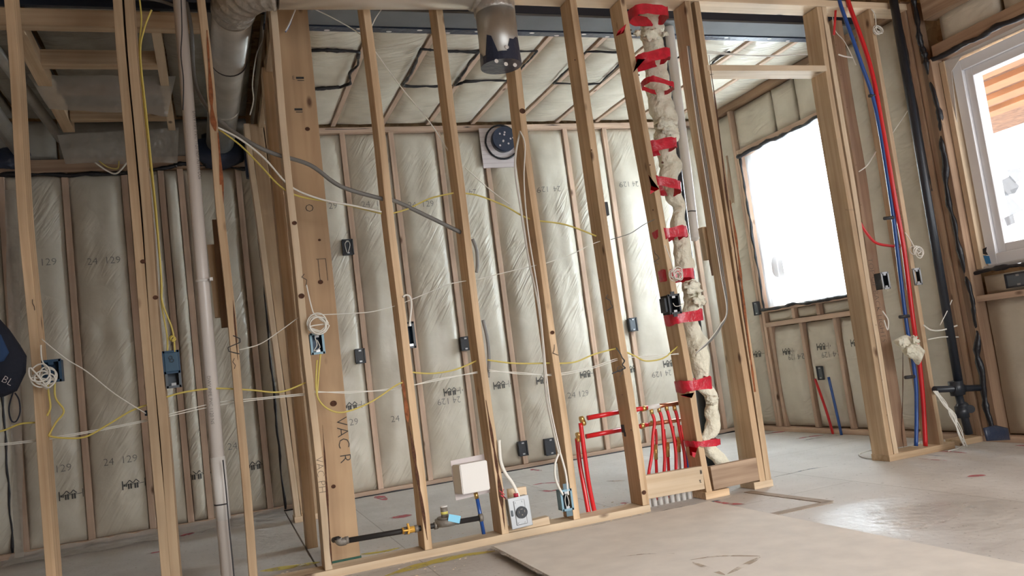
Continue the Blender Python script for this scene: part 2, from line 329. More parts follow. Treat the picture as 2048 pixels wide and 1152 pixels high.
WORDS = ['first', 'second', 'third', 'fourth', 'fifth', 'sixth', 'seventh', 'eighth', 'ninth', 'tenth', 'eleventh', 'twelfth', 'thirteenth']
# ------------------------------------------------------------------ walls lined with batts
class Quilt:
    """cells of insulation between framing on one plane; f(u, v, depth) gives the world point"""
    def __init__(s, f): s.f = f; s.cells = []
    def depth(s, u, v, c):
        u0, u1, v0, v1, amp, sd, _ = c
        a = min(1, max(0, (u - u0) / (u1 - u0))); b = min(1, max(0, (v - v0) / (v1 - v0)))
        k = (1 - abs(2 * a - 1) ** 3.5) * (1 - abs(2 * b - 1) ** (14 if (v1 - v0) > 1 else 5))
        w = noise.noise(Vector((u * 5 + sd, v * 1.6, sd))) * 0.35 + noise.noise(Vector((u * 11, v * 5 + sd, 3))) * 0.16
        fold = math.exp(-((v - (v0 + (v1 - v0) * (0.52 + 0.05 * math.sin(sd)))) / 0.02) ** 2) * 0.14 if (v1 - v0) > 1.5 else 0
        return amp * k * (1 + w - fold)
    def add(s, name, u0, u1, v0, v1, amp, mat, label, cat, group, nu=14, nv=None):
        c = [u0, u1, v0, v1, amp, random.uniform(0, 99), None]; nv = nv or max(8, int((v1 - v0) / 0.05))
        bm = bmesh.new(); g = []
        for j in range(nv + 1):
            row = []
            for i in range(nu + 1):
                u = u0 + (u1 - u0) * i / nu; v = v0 + (v1 - v0) * j / nv
                e = 0.006 * noise.noise(Vector((c[5], v * 7, u * 3))) if i in (0, nu) else 0
                row.append(bm.verts.new(s.f(u + e, v, s.depth(u, v, c))))
            g.append(row)
        for j in range(nv):
            for i in range(nu): bm.faces.new((g[j][i], g[j][i + 1], g[j + 1][i + 1], g[j + 1][i]))
        # back of the batt
        bk = [bm.verts.new(s.f(u, v, -0.05)) for u, v in ((u0, v0), (u1, v0), (u1, v1), (u0, v1))]
        bm.faces.new(bk[::-1])
        bm.faces.new([bk[0], bk[1]] + [g[0][i] for i in range(nu, -1, -1)]); bm.faces.new([bk[2], bk[3]] + [g[nv][i] for i in range(0, nu + 1)])
        bm.faces.new([bk[1], bk[2]] + [g[j][nu] for j in range(nv, -1, -1)]); bm.faces.new([bk[3], bk[0]] + [g[j][0] for j in range(0, nv + 1)])
        o = frombm(name, bm, mat, None, None, True); tag(o, label, cat, group); c[6] = o; s.cells.append(c); return o
    def cell(s, u, v):
        for c in s.cells:
            if c[0] <= u <= c[1] and c[2] <= v <= c[3]: return c
        return min(s.cells, key=lambda c: (max(c[0] - u, 0, u - c[1])) ** 2 + (max(c[2] - v, 0, v - c[3])) ** 2)
    def lay(s, shapes, u, v, size, rot=0, mat='print', flip=False, name='printed_mark'):
        """lay flat outlines (list of polygons in unit space) on the cell that holds u, v"""
        c = s.cell(u, v); bm = bmesh.new(); cr, sr = math.cos(rot), math.sin(rot)
        for verts, faces in shapes:
            vs = []
            for (a, b) in verts:
                if flip: a = -a
                a *= size; b *= size; aa, bb = a * cr - b * sr, a * sr + b * cr
                vs.append(bm.verts.new(s.f(u + aa, v + bb, s.depth(u + aa, v + bb, c) + 0.004)))
            for f in faces:
                try: bm.faces.new([vs[k] for k in f])
                except ValueError: pass
        bm.normal_update()
        me = bpy.data.meshes.new(name); bm.to_mesh(me); bm.free()
        return put(name, me, mat, c[6])
_TX = {}
THIN = [-0.012]
def text_shape(s):
    if s not in _TX:
        cu = bpy.data.curves.new('t', 'FONT'); cu.body = s; cu.size = 1.0; cu.align_x = 'CENTER'; cu.align_y = 'CENTER'; cu.resolution_u = 2; cu.offset = THIN[0]
        o = bpy.data.objects.new('t', cu); COL.objects.link(o); bpy.context.view_layer.update()
        me = bpy.data.meshes.new_from_object(o.evaluated_get(bpy.context.evaluated_depsgraph_get()))
        _TX[s] = ([(v.co.x, v.co.y) for v in me.vertices], [tuple(p.vertices) for p in me.polygons])
        bpy.data.objects.remove(o); bpy.data.curves.remove(cu); bpy.data.meshes.remove(me)
    return _TX[s]
def rectp(a, b, c, d): return ([(a, b), (c, b), (c, d), (a, d)], [(0, 1, 2, 3)])
def segp(x0, y0, x1, y1, w=0.05):
    dx, dy = x1 - x0, y1 - y0; l = math.hypot(dx, dy); nx, ny = -dy / l * w / 2, dx / l * w / 2
    return ([(x0 + nx, y0 + ny), (x0 - nx, y0 - ny), (x1 - nx, y1 - ny), (x1 + nx, y1 + ny)], [(0, 1, 2, 3)])
HOUSES = [rectp(-1.0, -.4, -.9, .42), rectp(-.88, -.1, -.72, .1), segp(-.6, 0, -.7, 0, .3)]
for hx in (-.35, .2):
    HOUSES += [segp(hx - .26, .12, hx, .42, .08), segp(hx, .42, hx + .26, .12, .08), rectp(hx - .17, -.38, hx - .03, .1), rectp(hx + .02, -.38, hx + .17, .12), segp(hx - .28, .02, hx + .28, .02, .05)]
HOUSES += [segp(.5, .02, .85, .02, .05), segp(.92, -.35, .92, .4, .05), rectp(1.15, -.08, 1.22, .1)]
def ink(s, x, y, Y, size, rot=0, parent=None, X=None, mat='ink', name='handwriting', flip=False, shapes=None):
    """a mark lying on the plane y = Y (or x = X) facing the room"""
    bm = bmesh.new(); cr, sr = math.cos(rot), math.sin(rot)
    o3 = at(x, y, Y) if X is None else atx(x, y, X)
    for verts, faces in (shapes or [text_shape(s)]):
        vs = []
        for (a, b) in verts:
            if flip: a = -a
            a *= size; b *= size; aa, bb = a * cr - b * sr, a * sr + b * cr
            vs.append(bm.verts.new(o3 + (Vector((aa, -0.0025, bb)) if X is None else Vector((-0.0025, -aa, bb)))))
        for f in faces:
            try: bm.faces.new([vs[k] for k in f])
            except ValueError: pass
    me = bpy.data.meshes.new(name); bm.to_mesh(me); bm.free(); return put(name, me, mat, parent)
def scribble(parent, x, y, Y, size, seed=0, n=5, name='pencil_mark', X=None):
    random.seed(seed); sh = []; a, b = 0, .5
    for i in range(n):
        c, d = random.uniform(-.35, .35), .5 - (i + 1) / n; sh.append(segp(a, b, c, d, .05)); a, b = c, d
    return ink('', x, y, Y, size, 0, parent, X, 'ink', name, False, sh)

# ================================================================== the setting
def struct(o): o['kind'] = 'structure'; return o
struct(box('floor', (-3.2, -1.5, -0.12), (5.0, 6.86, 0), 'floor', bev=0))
struct(box('ceiling', (-3.2, -1.5, 3.30), (5.0, 6.9, 3.40), 'osb', bev=0))
struct(box('wall_rear', (-3.2, 6.76, 0), (5.0, 6.86, 3.3), 'osb', bev=0))
# right wall with its two window openings
W1 = (5.02, 6.13, 1.11, 2.525); W2 = (2.35, 3.93, 1.11, 2.545)
bm = bmesh.new()
for (y0, y1, z0, z1) in ((-1.5, W2[0], 0, 3.3), (W2[0], W2[1], 0, W2[2]), (W2[0], W2[1], W2[3], 3.3), (W2[1], W1[0], 0, 3.3), (W1[0], W1[1], 0, W1[2]), (W1[0], W1[1], W1[3], 3.3), (W1[1], 6.86, 0, 3.3)):
    bx(bm, (4.79, y0, z0), (4.90, y1, z1))
struct(frombm('wall_right', bm, 'osb'))
struct(box('wall_left', (-3.2, -1.5, 0), (-3.1, 6.86, 3.3), 'drywall', bev=0))
bm = bmesh.new(); bx(bm, (-3.2, -1.5, 0), (1.0, -1.4, 3.3)); bx(bm, (4.79, -1.5, 0), (5.0, -1.4, 3.3)); bx(bm, (1.0, -1.5, 2.6), (4.79, -1.4, 3.3))  # unseen wall; its opening is kept low and right to shape the daylight
struct(frombm('wall_back_unseen', bm, 'drywall'))
# ---- framing and batts of the rear wall
STUDS = [-1.37, -0.955, -0.55, -0.29, -0.15, 0.28, 0.73, 1.14, 1.555, 1.975, 2.40, 2.80, 3.195, 3.605, 4.035, 4.44]
def fr(u, v, d): return Vector((u, 6.70 - d, v))
QR = Quilt(fr)
for i, x in enumerate(STUDS):
    top = 2.74 if x < 0.4 else 3.0
    o = board('wall_stud', (x, 6.708, 0.038), (x, 6.708, top), 0.044, 0.085, 'pine_film')
    tag(o, 'back wall stud behind clear film, %s from the left' % WORDS[i] if i < 13 else 'back wall stud behind clear film, %s' % ['third from the right corner', 'second from the right corner', 'nearest the right corner'][i - 13], 'stud', 'studs of the back wall')
ed = [-1.80] + STUDS + [4.70]
for i in range(len(ed) - 1):
    a, b_ = ed[i] + 0.021, ed[i + 1] - 0.021; top = 2.735 if ed[i] < 0.4 else 2.995
    QR.add('insulation_batt', a, b_, 0.04, top, 0.055 if b_ - a > .3 else .07, 'batt', 'cream batt in the back wall, %s' % ('%s bay from the left' % WORDS[i] if i < 12 else ['fifth', 'fourth', 'third', 'second', 'first'][i - 12] + ' bay from the right corner'), 'insulation', 'batts of the back wall', 14, 70)
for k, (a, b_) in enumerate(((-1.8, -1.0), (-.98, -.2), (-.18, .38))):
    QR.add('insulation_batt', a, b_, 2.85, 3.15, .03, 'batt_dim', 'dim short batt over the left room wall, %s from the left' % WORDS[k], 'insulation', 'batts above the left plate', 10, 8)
tag(board('bottom_plate', (-1.8, 6.705, 0.019), (4.7, 6.705, 0.019), 0.038, 0.10, 'pine_film', front=(0, -1, 0)), 'long pine plate along the foot of the back wall', 'plate')
tag(board('top_plate', (0.42, 6.70, 3.022), (4.7, 6.70, 3.022), 0.045, 0.10, 'pine_film'), 'pine plate along the top of the back wall, right of the wide post', 'plate')
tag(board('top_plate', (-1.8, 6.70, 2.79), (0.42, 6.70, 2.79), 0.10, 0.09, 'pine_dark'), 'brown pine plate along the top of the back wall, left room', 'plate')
def bead(label, pts, r=0.009, world=True, sub=4, seed=1):
    random.seed(seed); pp = ([Vector(pts[i]).lerp(Vector(pts[i + 1]), k / 8) for i in range(len(pts) - 1) for k in range(8)] + [Vector(pts[-1])]) if seed > 2 else smoothpts(pts, 12) if len(pts) > 2 else [Vector(pts[0]).lerp(Vector(pts[1]), i / 40) for i in range(41)]
    rr = [r * (1 + 0.7 * noise.noise(p * 9) + 0.25 * random.uniform(-1, 1)) for p in pp]
    pp = [p + Vector((noise.noise(p * 6), noise.noise(p * 6 + Vector((9, 0, 0))), noise.noise(p * 6 + Vector((0, 9, 0))))) * r * 1.2 for p in pp]
    bm = bmesh.new(); tube_bm(bm, pp, rr, 6); o = frombm('sealant_bead', bm, 'seal', None, None, True)
    return tag(o, label, 'sealant', 'black sealant beads')
bead('black sealant bead along the top of the back wall under the pale ceiling', [at(632, 259.5, 6.66), at(1000, 253, 6.66), at(1376, 247, 6.66)], 0.008)
bead('black sealant bead along the top of the back wall in the left room', [at(-40, 349, 6.66), at(120, 350, 6.66), at(260, 346, 6.66), at(340, 336, 6.66), at(372, 330, 6.66), at(500, 338, 6.66)], 0.016)
bead('black sealant bead down the left corner of the back wall', [Vector((-1.44, 6.62, z)) for z in (0.05, .8, 1.6, 2.7)], 0.008)
bead('black sealant bead at the right end of the left room wall', [Vector((0.385, 6.60, z)) for z in (0.02, .8, 1.6, 2.72)], 0.010)
bead('black sealant bead along the foot of the back wall', [Vector((x, 6.645, 0.004)) for x in (-1.45, 0, 1.5, 3, 4.68)], 0.006)
bead('black sealant bead along the foot of the right wall', [Vector((4.695, y, 0.006)) for y in (6.64, 5.6, 4.8, 4.3, 3.6, 3.0)], 0.008)
bead('black sealant bead where the right wall meets the ceiling', [Vector((4.70, y, 3.05)) for y in (6.66, 6.0, 5.4, 4.85)], 0.010)
# printed marks on the film
def mark(s, x, y, size=0.075, flip=False, up=False, mat='print'):
    p = at(x, y, 6.65); QR.lay([text_shape(s)] if s != 'H' else HOUSES, p.x, p.z, size, PI if up else 0, mat if s != 'H' else 'housemark', flip)
for a in [('129', 97, 525), ('24  129', 208, 522), ('24  129', 241, 921), ('129', 126, 937), ('129', 661, 413), ('24  129', 750, 408), ('24  129', 842, 409), ('24', 790, 838), ('129', 703, 845), ('24 129', 1157, 789), ('24', 465, 893)]: mark(*a)
for a in [('24  129', 1098, 378), ('24 129', 1258, 368), ('24 129', 898, 801), ('24 129', 1323, 747), ('24', 945, 384)]: mark(*a, up=True)
for a in [(142, 990), (268, 968), (395, 950), (513, 931), (706, 812), (905, 783), (1003, 770), (1088, 760), (1175, 748), (1268, 738), (1340, 727)]: mark('H', a[0], a[1], 0.078)
# ---- right wall framing
def fx(u, v, d): return Vector((4.725 - d, -u, v))
QX = Quilt(fx)
def rstud(y0, z0, z1, label, w=0.038, mat='pine_film', x=4.735):
    return tag(board('wall_stud', (x + 0.0, y0, z0), (x + 0.0, y0, z1), 0.10, w, mat), label, 'stud', 'studs of the right wall')
rstud(6.62, .04, 3.0, 'right wall stud in the corner by the back wall')
for k, y in enumerate((6.215, 6.172)): rstud(y, .04, 3.0 if k == 0 else 2.6, ['outer', 'inner'][k] + ' stud at the far side of the film covered window', mat='pine_film')
rstud(6.38, 2.05, 2.60, 'short weathered stud block beside the film covered window, near the corner', .10, 'pine_old')
for k, y in enumerate((6.10, 5.69, 5.28)): rstud(y, .04, .94, 'short stud under the film covered window, %s from the corner' % WORDS[k])
for k, y in enumerate((5.76, 5.45)): rstud(y, .98, 1.08, 'little block under the sill of the film covered window, %s' % ['farther from the doorway post', 'nearer the doorway post'][k])
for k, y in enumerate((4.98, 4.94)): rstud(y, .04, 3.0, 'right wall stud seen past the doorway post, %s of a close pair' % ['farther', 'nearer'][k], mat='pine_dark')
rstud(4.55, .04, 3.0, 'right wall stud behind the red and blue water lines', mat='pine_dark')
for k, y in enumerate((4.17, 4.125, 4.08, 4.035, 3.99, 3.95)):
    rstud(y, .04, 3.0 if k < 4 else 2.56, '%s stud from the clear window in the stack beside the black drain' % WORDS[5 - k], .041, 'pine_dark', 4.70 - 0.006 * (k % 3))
tag(board('sill_plate', (4.715, 6.14, 1.09), (4.715, 5.0, 1.09), 0.038, 0.12, 'pine_film', front=(-1, 0, 0)), 'pine sill under the film covered window', 'sill')
tag(board('blocking', (4.72, 6.14, .957), (4.72, 4.98, .957), 0.04, 0.11, 'pine_film', front=(-1, 0, 0)), 'pine rail below the sill of the film covered window', 'blocking')
tag(board('window_header', (4.72, 6.14, 2.56), (4.72, 4.98, 2.56), 0.06, 0.11, 'pine_film', front=(-1, 0, 0)), 'pine header over the film covered window', 'header')
tag(board('window_header', (4.72, 3.93, 2.60), (4.72, 1.9, 2.60), 0.10, 0.11, 'pine_dark', front=(-1, 0, 0)), 'brown header over the clear glass window', 'header')
tag(board('window_header', (4.70, 3.93, 2.96), (4.70, 1.9, 2.96), 0.26, 0.12, 'pine_old', front=(-1, 0, 0)), 'dark wide beam at the ceiling above the clear glass window', 'beam')
tag(board('bottom_plate', (4.715, 6.68, .019), (4.715, 1.9, .019), 0.038, 0.11, 'pine_film', front=(-1, 0, 0)), 'pine plate along the foot of the right wall', 'plate')
tag(board('top_plate', (4.715, 6.68, 3.02), (4.715, 4.1, 3.02), 0.06, 0.11, 'pine_dark', front=(-1, 0, 0)), 'brown plate along the top of the right wall', 'plate')
tag(board('blocking', (4.71, 3.93, .93), (4.71, 1.9, .93), 0.04, 0.11, 'pine_film', front=(-1, 0, 0)), 'pine rail below the clear glass window', 'blocking')
cells = [(6.60, 6.25, .05, 2.98, 'tall, between the corner and the film covered window'),
 (6.14, 5.71, .05, .93, 'low, first under the film covered window from the corner'), (5.67, 5.30, .05, .93, 'low, second under the film covered window'), (5.26, 5.0, .05, .93, 'low, third under the film covered window'),
 (6.14, 5.78, .98, 1.07, 'small, just below the sill, far end'), (5.74, 5.47, .98, 1.07, 'small, just below the sill, middle'), (5.43, 5.0, .98, 1.07, 'small, just below the sill, near the doorway post'),
 (6.18, 5.66, 2.60, 2.98, 'above the film covered window, nearest the corner'), (5.63, 5.36, 2.60, 2.98, 'above the film covered window, middle'), (5.33, 5.0, 2.60, 2.98, 'above the film covered window, nearest the doorway post'),
 (4.92, 4.57, .05, 2.98, 'tall, just behind the doorway post'), (4.53, 4.20, .05, 2.98, 'tall, behind the black drain pipe'),
 (3.92, 2.0, .05, .91, 'large, low, under the clear glass window'), (3.90, 2.0, .95, 1.07, 'strip just below the sill of the clear glass window'),
 (3.88, 3.46, 2.64, 2.85, 'small, above the clear glass window, nearest the stud stack'), (3.42, 2.5, 2.64, 2.85, 'above the clear glass window at the frame edge')]
for (ya, yb, z0, z1, lb) in cells:
    QX.add('insulation_batt', -ya, -yb, z0, z1, .045 if z1 - z0 > .5 else .025, 'batt', 'cream batt in the right wall, ' + lb, 'insulation', 'batts of the right wall', 12)
def markx(s, x, y, size=.075, up=False):
    p = atx(x, y, 4.69); QX.lay([text_shape(s)] if s != 'H' else HOUSES, -p.y, p.z, size, PI if up else 0, 'print' if s != 'H' else 'housemark')
for a in [(1518, 708), (1577, 703), (1647, 693), (1716, 685)]: markx('H', a[0], a[1], .07)
for a in [(1592, 713), (1661, 708)]: markx('24 129', a[0], a[1], .07, True)
# ---- window 1, covered with milky film
w1 = thing('window_1', None, None, (4.75, 5.58, 1.11)); w1['kind'] = 'structure'
bm = bmesh.new()
bx(bm, (4.80, W1[0], W1[2]), (4.86, W1[0] + .07, W1[3])); bx(bm, (4.80, W1[1] - .07, W1[2]), (4.86, W1[1], W1[3])); bx(bm, (4.80, W1[0], W1[2]), (4.86, W1[1], W1[2] + .07)); bx(bm, (4.80, W1[0], W1[3] - .07), (4.86, W1[1], W1[3])); bx(bm, (4.81, 5.55, W1[2]), (4.85, 5.60, W1[3])); bx(bm, (4.79, 6.0, W1[2]), (4.81, 6.05, W1[3])); bx(bm, (4.80, 5.93, W1[2]), (4.82, 6.0, W1[3]))
frombm('window_frame', bm, 'vinyl', w1)
bm = bmesh.new()   # milky sheet with one rounded hole
y0, y1, z0, z1 = W1[0] - .03, W1[1] + .0, W1[2] - .0, W1[3] + .0
hc = atx(1559, 531, 4.72); hole = []
for k in range(28):
    t = 2 * PI * k / 28; hole.append((hc.y + .115 * math.copysign(abs(math.cos(t)) ** .7, math.cos(t)), hc.z + .105 * math.copysign(abs(math.sin(t)) ** .8, math.sin(t))))
def edgept(p):
    dx, dz = p[0] - hc.y, p[1] - hc.z; k = 1e9
    for lim, d in ((y1 - hc.y, dx), (y0 - hc.y, dx), (z1 - hc.z, dz), (z0 - hc.z, dz)):
        if abs(d) > 1e-9 and lim / d > 0: k = min(k, lim / d)
    return (hc.y + dx * k, hc.z + dz * k)
ring = [[bm.verts.new((4.725 + (.02 * noise.noise(Vector((a, b, 1)) * 2) if s < 8 else 0), a, b)) for (a, b) in [((h_[0] + (edgept(h_)[0] - h_[0]) * s / 8), (h_[1] + (edgept(h_)[1] - h_[1]) * s / 8)) for h_ in hole]] for s in range(9)]
for s in range(8):
    for k in range(28): bm.faces.new((ring[s][k], ring[s][(k + 1) % 28], ring[s + 1][(k + 1) % 28], ring[s + 1][k]))
cs = [bm.verts.new((4.725, a, b)) for a, b in ((y1, z1), (y0, z1), (y0, z0), (y1, z0))]
def nearest(c): return sorted(range(28), key=lambda k: (ring[8][k].co - c.co).length)[:2]
for c in cs:
    a, b_ = nearest(c)
    try: bm.faces.new((ring[8][a], ring[8][b_], c))
    except ValueError: pass
frombm('poly_sheet', bm, 'milky', w1, None, True)
bead('black sealant bead down the far side of the film covered window', [Vector((4.68, 6.135, z)) for z in (2.53, 2.0, 1.5, 1.1)], .010)
bead('black sealant bead under the film covered window', [Vector((4.652, y, 1.10)) for y in (6.14, 5.7, 5.3, 5.0)], .015)
bead('black sealant bead over the film covered window', [Vector((4.660, y, 2.535)) for y in (6.14, 5.7, 5.3, 5.0)], .018)
# ---- window 2, clear glass
w2 = thing('window_2', None, None, (4.75, 3.1, 1.11)); w2['kind'] = 'structure'
def ringbox(bm, X0, X1, y0, y1, z0, z1, t):
    bx(bm, (X0, y0, z0), (X1, y0 + t, z1), None, .004); bx(bm, (X0, y1 - t, z0), (X1, y1, z1), None, .004); bx(bm, (X0, y0 + t, z0), (X1, y1 - t, z0 + t), None, .004); bx(bm, (X0, y0 + t, z1 - t), (X1, y1 - t, z1), None, .004)
bm = bmesh.new(); ringbox(bm, 4.74, 4.88, W2[0], 3.87, 1.135, 2.50, .07); frombm('window_frame', bm, 'vinyl', w2)
bm = bmesh.new(); ringbox(bm, 4.765, 4.85, W2[0] + .07, 3.80, 1.205, 2.43, .055); frombm('sash', bm, 'vinyl', w2)
box('pane', (4.80, W2[0] + .125, 1.26), (4.806, 3.745, 2.375), 'glass', w2, 0)
box('jamb', (4.70, 3.885, 1.12), (4.80, 3.925, 2.53), 'pine_pale', w2)
def flapx(name, pts, mat, parent=None, th=.002):
    bm = bmesh.new(); a = [bm.verts.new(p) for p in pts]; bm.faces.new(a)
    r = bmesh.ops.extrude_face_region(bm, geom=bm.faces[:]); bmesh.ops.translate(bm, verts=[v for v in r['geom'] if isinstance(v, bmesh.types.BMVert)], vec=(th, 0, 0)); return frombm(name, bm, mat, parent)
flapx('poly_flap', [Vector((4.715, 3.93, 1.13)), Vector((4.70, 3.2, 1.15)), Vector((4.70, 2.5, 1.17)), Vector((4.72, 2.5, 1.12)), Vector((4.72, 3.93, 1.115))], 'white', w2)
flapx('poly_flap', [Vector((4.71, 3.90, 2.40)), Vector((4.71, 3.90, 2.53)), Vector((4.70, 2.9, 2.53)), Vector((4.70, 2.9, 2.49)), Vector((4.70, 3.75, 2.505)), Vector((4.70, 3.84, 2.44)), Vector((4.70, 3.87, 2.1))], 'white', w2)
flapx('blue_tape', [atx(1966, 511, 4.69), atx(1978, 512, 4.69), atx(1982, 527, 4.69), atx(1972, 528, 4.69)], plain('bright_blue_tape', (.03, .2, .45), .5), w2)
flapx('dark_flap', [atx(1965, 498, 4.69), atx(1973, 494, 4.69), atx(1972, 503, 4.69), atx(1976, 510, 4.69), atx(1966, 508, 4.69)], 'seal', w2)
STK = [((2012, 300), (2028, 307), (2026, 327), (2012, 326)), ((2014, 340), (2040, 336), (2044, 358), (2030, 366), (2018, 356)), ((2004, 360), (2020, 352), (2038, 372), (2030, 386), (2010, 392)), ((2020, 380), (2050, 370), (2055, 395), (2030, 400)), ((2008, 380), (2030, 404), (2046, 420), (2020, 432)), ((2008, 436), (2026, 428), (2030, 446), (2014, 452))]
for k, q in enumerate(STK): flapx('sticker', [atx(a, b, 4.795) for a, b in q], film('sticker_%d' % k, .35 + .1 * (k % 3), (.45, .48, .52)), w2)
bead('black sealant bead over the clear glass window', [Vector((4.662, y, 2.56)) for y in (3.95, 3.6, 3.2, 2.4)], .017)
bead('black sealant bead under the clear glass window', [Vector((4.675, y, 1.105)) for y in (3.97, 3.7, 3.3, 2.4)], .015)
bead('long black sealant bead down the stud stack beside the clear glass window', [Vector((4.640, 3.965 + .015 * math.sin(z * 5), z)) for z in (3.0, 2.7, 2.5, 2.2, 1.9, 1.5, 1.1, .8, .4, .1)], .019)
bead('black sealant line on the stud stack, next to the black drain pipe', [Vector((4.640, 4.10, z)) for z in (3.0, 2.6, 2.2, 1.7)], .007)
# deck seen outside
for k, (z, X) in enumerate(((2.62, 5.6), (2.62, 6.0), (2.62, 6.4), (2.62, 6.8))):
    tag(board('deck_joist', (X, 0, z), (X, 8, z), .045, .2, plain('sunlit_joist_%d' % k, (.40, .17, .06), .7, var=.15, bs=6), front=(-1, 0, 0)), 'orange deck joist outside the clear glass window, %s from the glass' % WORDS[k], 'joist', 'deck joists outside')
tag(box('deck_soffit', (5.3, 0, 2.74), (8.2, 8, 2.77), 'osb_out'), 'sunlit sheathing of the deck overhead outside the clear glass window', 'deck')
# ================================================================== ceiling parts
def fc(u, v, d): return Vector((u, v, 3.075 - d))
QC = Quilt(fc)
JO = [0.66, 1.07, 1.485, 1.89, 2.30, 2.71, 3.12, 3.53, 3.94, 4.35]
for i, x in enumerate(JO): tag(board('ceiling_joist', (x, 4.76, 3.09), (x, 6.66, 3.09), 0.038, 0.07, 'pine_film', front=(0, 0, -1)), 'ceiling joist behind the film, %s from the left over the right room' % WORDS[i], 'joist', 'ceiling joists')
je = [0.40] + JO + [4.72]
for i in range(len(je) - 1):
    QC.add('insulation_batt', je[i] + .017, je[i + 1] - .017, 4.76, 6.66, .035, 'batt_ceiling', 'pale ceiling batt over the right room, %s strip from the left' % WORDS[i], 'insulation', 'batts of the right ceiling', 12, 40)
fcl = lambda u, v, d: Vector((u, v, 3.16 - d))
QL = Quilt(fcl)
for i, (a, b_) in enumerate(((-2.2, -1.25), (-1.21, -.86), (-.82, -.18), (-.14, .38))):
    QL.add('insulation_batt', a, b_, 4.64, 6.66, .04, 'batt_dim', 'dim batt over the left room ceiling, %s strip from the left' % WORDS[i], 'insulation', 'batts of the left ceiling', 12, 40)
# black sealant rectangles on the ceiling film
R3 = lambda pts: [atz(a, b, 3.03) for a, b in pts]
bead('black sealant line in a box shape on the ceiling, beside the wide post', R3([(614, 101), (660, 99), (719, 102), (716, 130), (700, 148), (698, 165), (682, 175), (650, 176), (622, 177)]), .010, seed=3)
bead('black sealant box on the ceiling between two wall studs, left of the hanging duct', R3([(905, 172), (860, 173), (806, 172), (815, 155), (832, 125), (842, 99), (868, 101), (900, 103), (955, 103), (940, 125), (922, 152), (908, 172)]), .010, seed=4)
bead('black sealant box on the ceiling behind the hanging duct', R3([(908, 172), (930, 162), (1012, 161), (1040, 138), (1060, 118), (1074, 103), (1036, 103)]), .009, seed=5)
bead('black sealant box on the ceiling left of the wrapped pipe', R3([(1106, 168), (1135, 140), (1172, 103), (1255, 104), (1240, 128), (1200, 168), (1106, 168)]), .008, seed=6)
bead('black sealant box on the ceiling right of the wrapped pipe', R3([(1340, 125), (1352, 117)] + [(1400, 100)]), .006, seed=6)
bead('black sealant line on the ceiling over the doorway', R3([(1418, 132), (1440, 112), (1460, 102)]), .010, seed=8)
# steel beam
be = thing('steel_beam', 'dark painted steel beam crossing under the ceiling behind the stud wall', 'beam', (2.5, 4.62, 3.05))
box('web', (-1.6, 4.60, 3.07), (4.72, 4.63, 3.3), 'beam', be)
box('front_lip', (-1.6, 4.49, 3.062), (4.72, 4.50, 3.17), 'beam', be)
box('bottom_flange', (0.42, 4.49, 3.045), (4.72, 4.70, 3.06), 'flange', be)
tp = box('tape_strip', (0.42, 4.70, 3.035), (4.72, 4.765, 3.058), 'navy', be)
random.seed(11)
for k in range(22):
    x = .6 + k * .19; y = 4.715 + .03 * (k % 2)
    bm = bmesh.new(); bmesh.ops.create_circle(bm, cap_ends=True, segments=12, radius=.014, matrix=Matrix.Translation((x, y, 3.0335)) @ Matrix.Diagonal((1.3, .7, 1, 1)))
    frombm('printed_dot', bm, 'white', tp)
# ================================================================== main stud wall
YF, YB = 4.05, 4.19; YM = (YF + YB) / 2
def wstud(xb, xt, label, w=.038, zb=.038, zt=2.96, mat='pine', warp=.012, group='studs of the open wall', yoff=0, d=.14, name='stud'):
    return tag(board(name, (xb, YF + d / 2 + yoff, zb), (xt, YF + d / 2 + yoff, zt), w, d, mat, warp=warp), label, 'stud', group)
A = wstud(-.748, -.752, 'leftmost stud of the open wall, with a navy electrical box and white wire coil', .038)
B1 = wstud(-.300, -.298, 'left board of the doubled stud near the left, tight against its twin', .040)
B2 = wstud(-.258, -.250, 'right board of the doubled stud, with yellow cables down its side', .040)
C = wstud(.071, .078, 'narrow stud with a reddish brown edge, right of the white plastic pipe', .038)
D = wstud(.408, .412, 'stud directly in front of the wide post, with ink writing low down', .034, mat='pine_pale')
Es = wstud(.890, .894, 'stud right of the wide post, with a dark blue box half way up')
Fs = wstud(1.298, 1.290, 'stud ending beside the steel outlet, dark wane along its lower edge')
G = wstud(1.706, 1.702, 'stud under the hanging round duct, with white cables and a pale blue box')
Hs = wstud(2.117, 2.108, 'stud at the right end of the long plate, red water lines strapped to it', .042)
I = wstud(2.528, 2.440, 'stud standing behind the red tape and wool wrapped pipe', .038)
J1 = wstud(2.895, 2.88, 'left board of the stud pair at the doorway, right of the wrapped pipe', .040)
J2 = wstud(2.936, 2.955, 'ragged right board of the stud pair on the near side of the doorway', .038)
K1 = wstud(3.86, 3.885, 'left board of the doorway post right of the header, with ink notes', .038, mat='pine')
K2 = wstud(3.905, 3.93, 'right board of the doorway post right of the header', .036, mat='pine_pale')
K3 = wstud(4.275, 4.325, 'thin stud right of the red and blue water lines', .034, mat='pine')
K4 = wstud(4.13, 4.20, 'brown stud behind the blue water line', .09, mat='pine_dark', yoff=.18, d=.12)
tag(board('bottom_plate', (-1.35, YM, .019), (2.145, YM, .019), .038, .14, 'pine_pale', warp=.004), 'long pale plate under the open stud wall', 'plate')
tag(board('bottom_plate', (2.50, YM, .02), (2.66, YM, .02), .04, .14, 'pine'), 'short plate block under the wrapped pipe stud', 'plate')
tag(board('bottom_plate', (2.83, YM, .02), (2.962, YM, .02), .04, .14, 'pine_pale'), 'short plate block under the stud pair at the doorway', 'plate')
tag(board('bottom_plate', (3.835, YM, .02), (4.38, YM, .02), .04, .15, 'pine'), 'plate under the doorway post and the red and blue lines', 'plate')
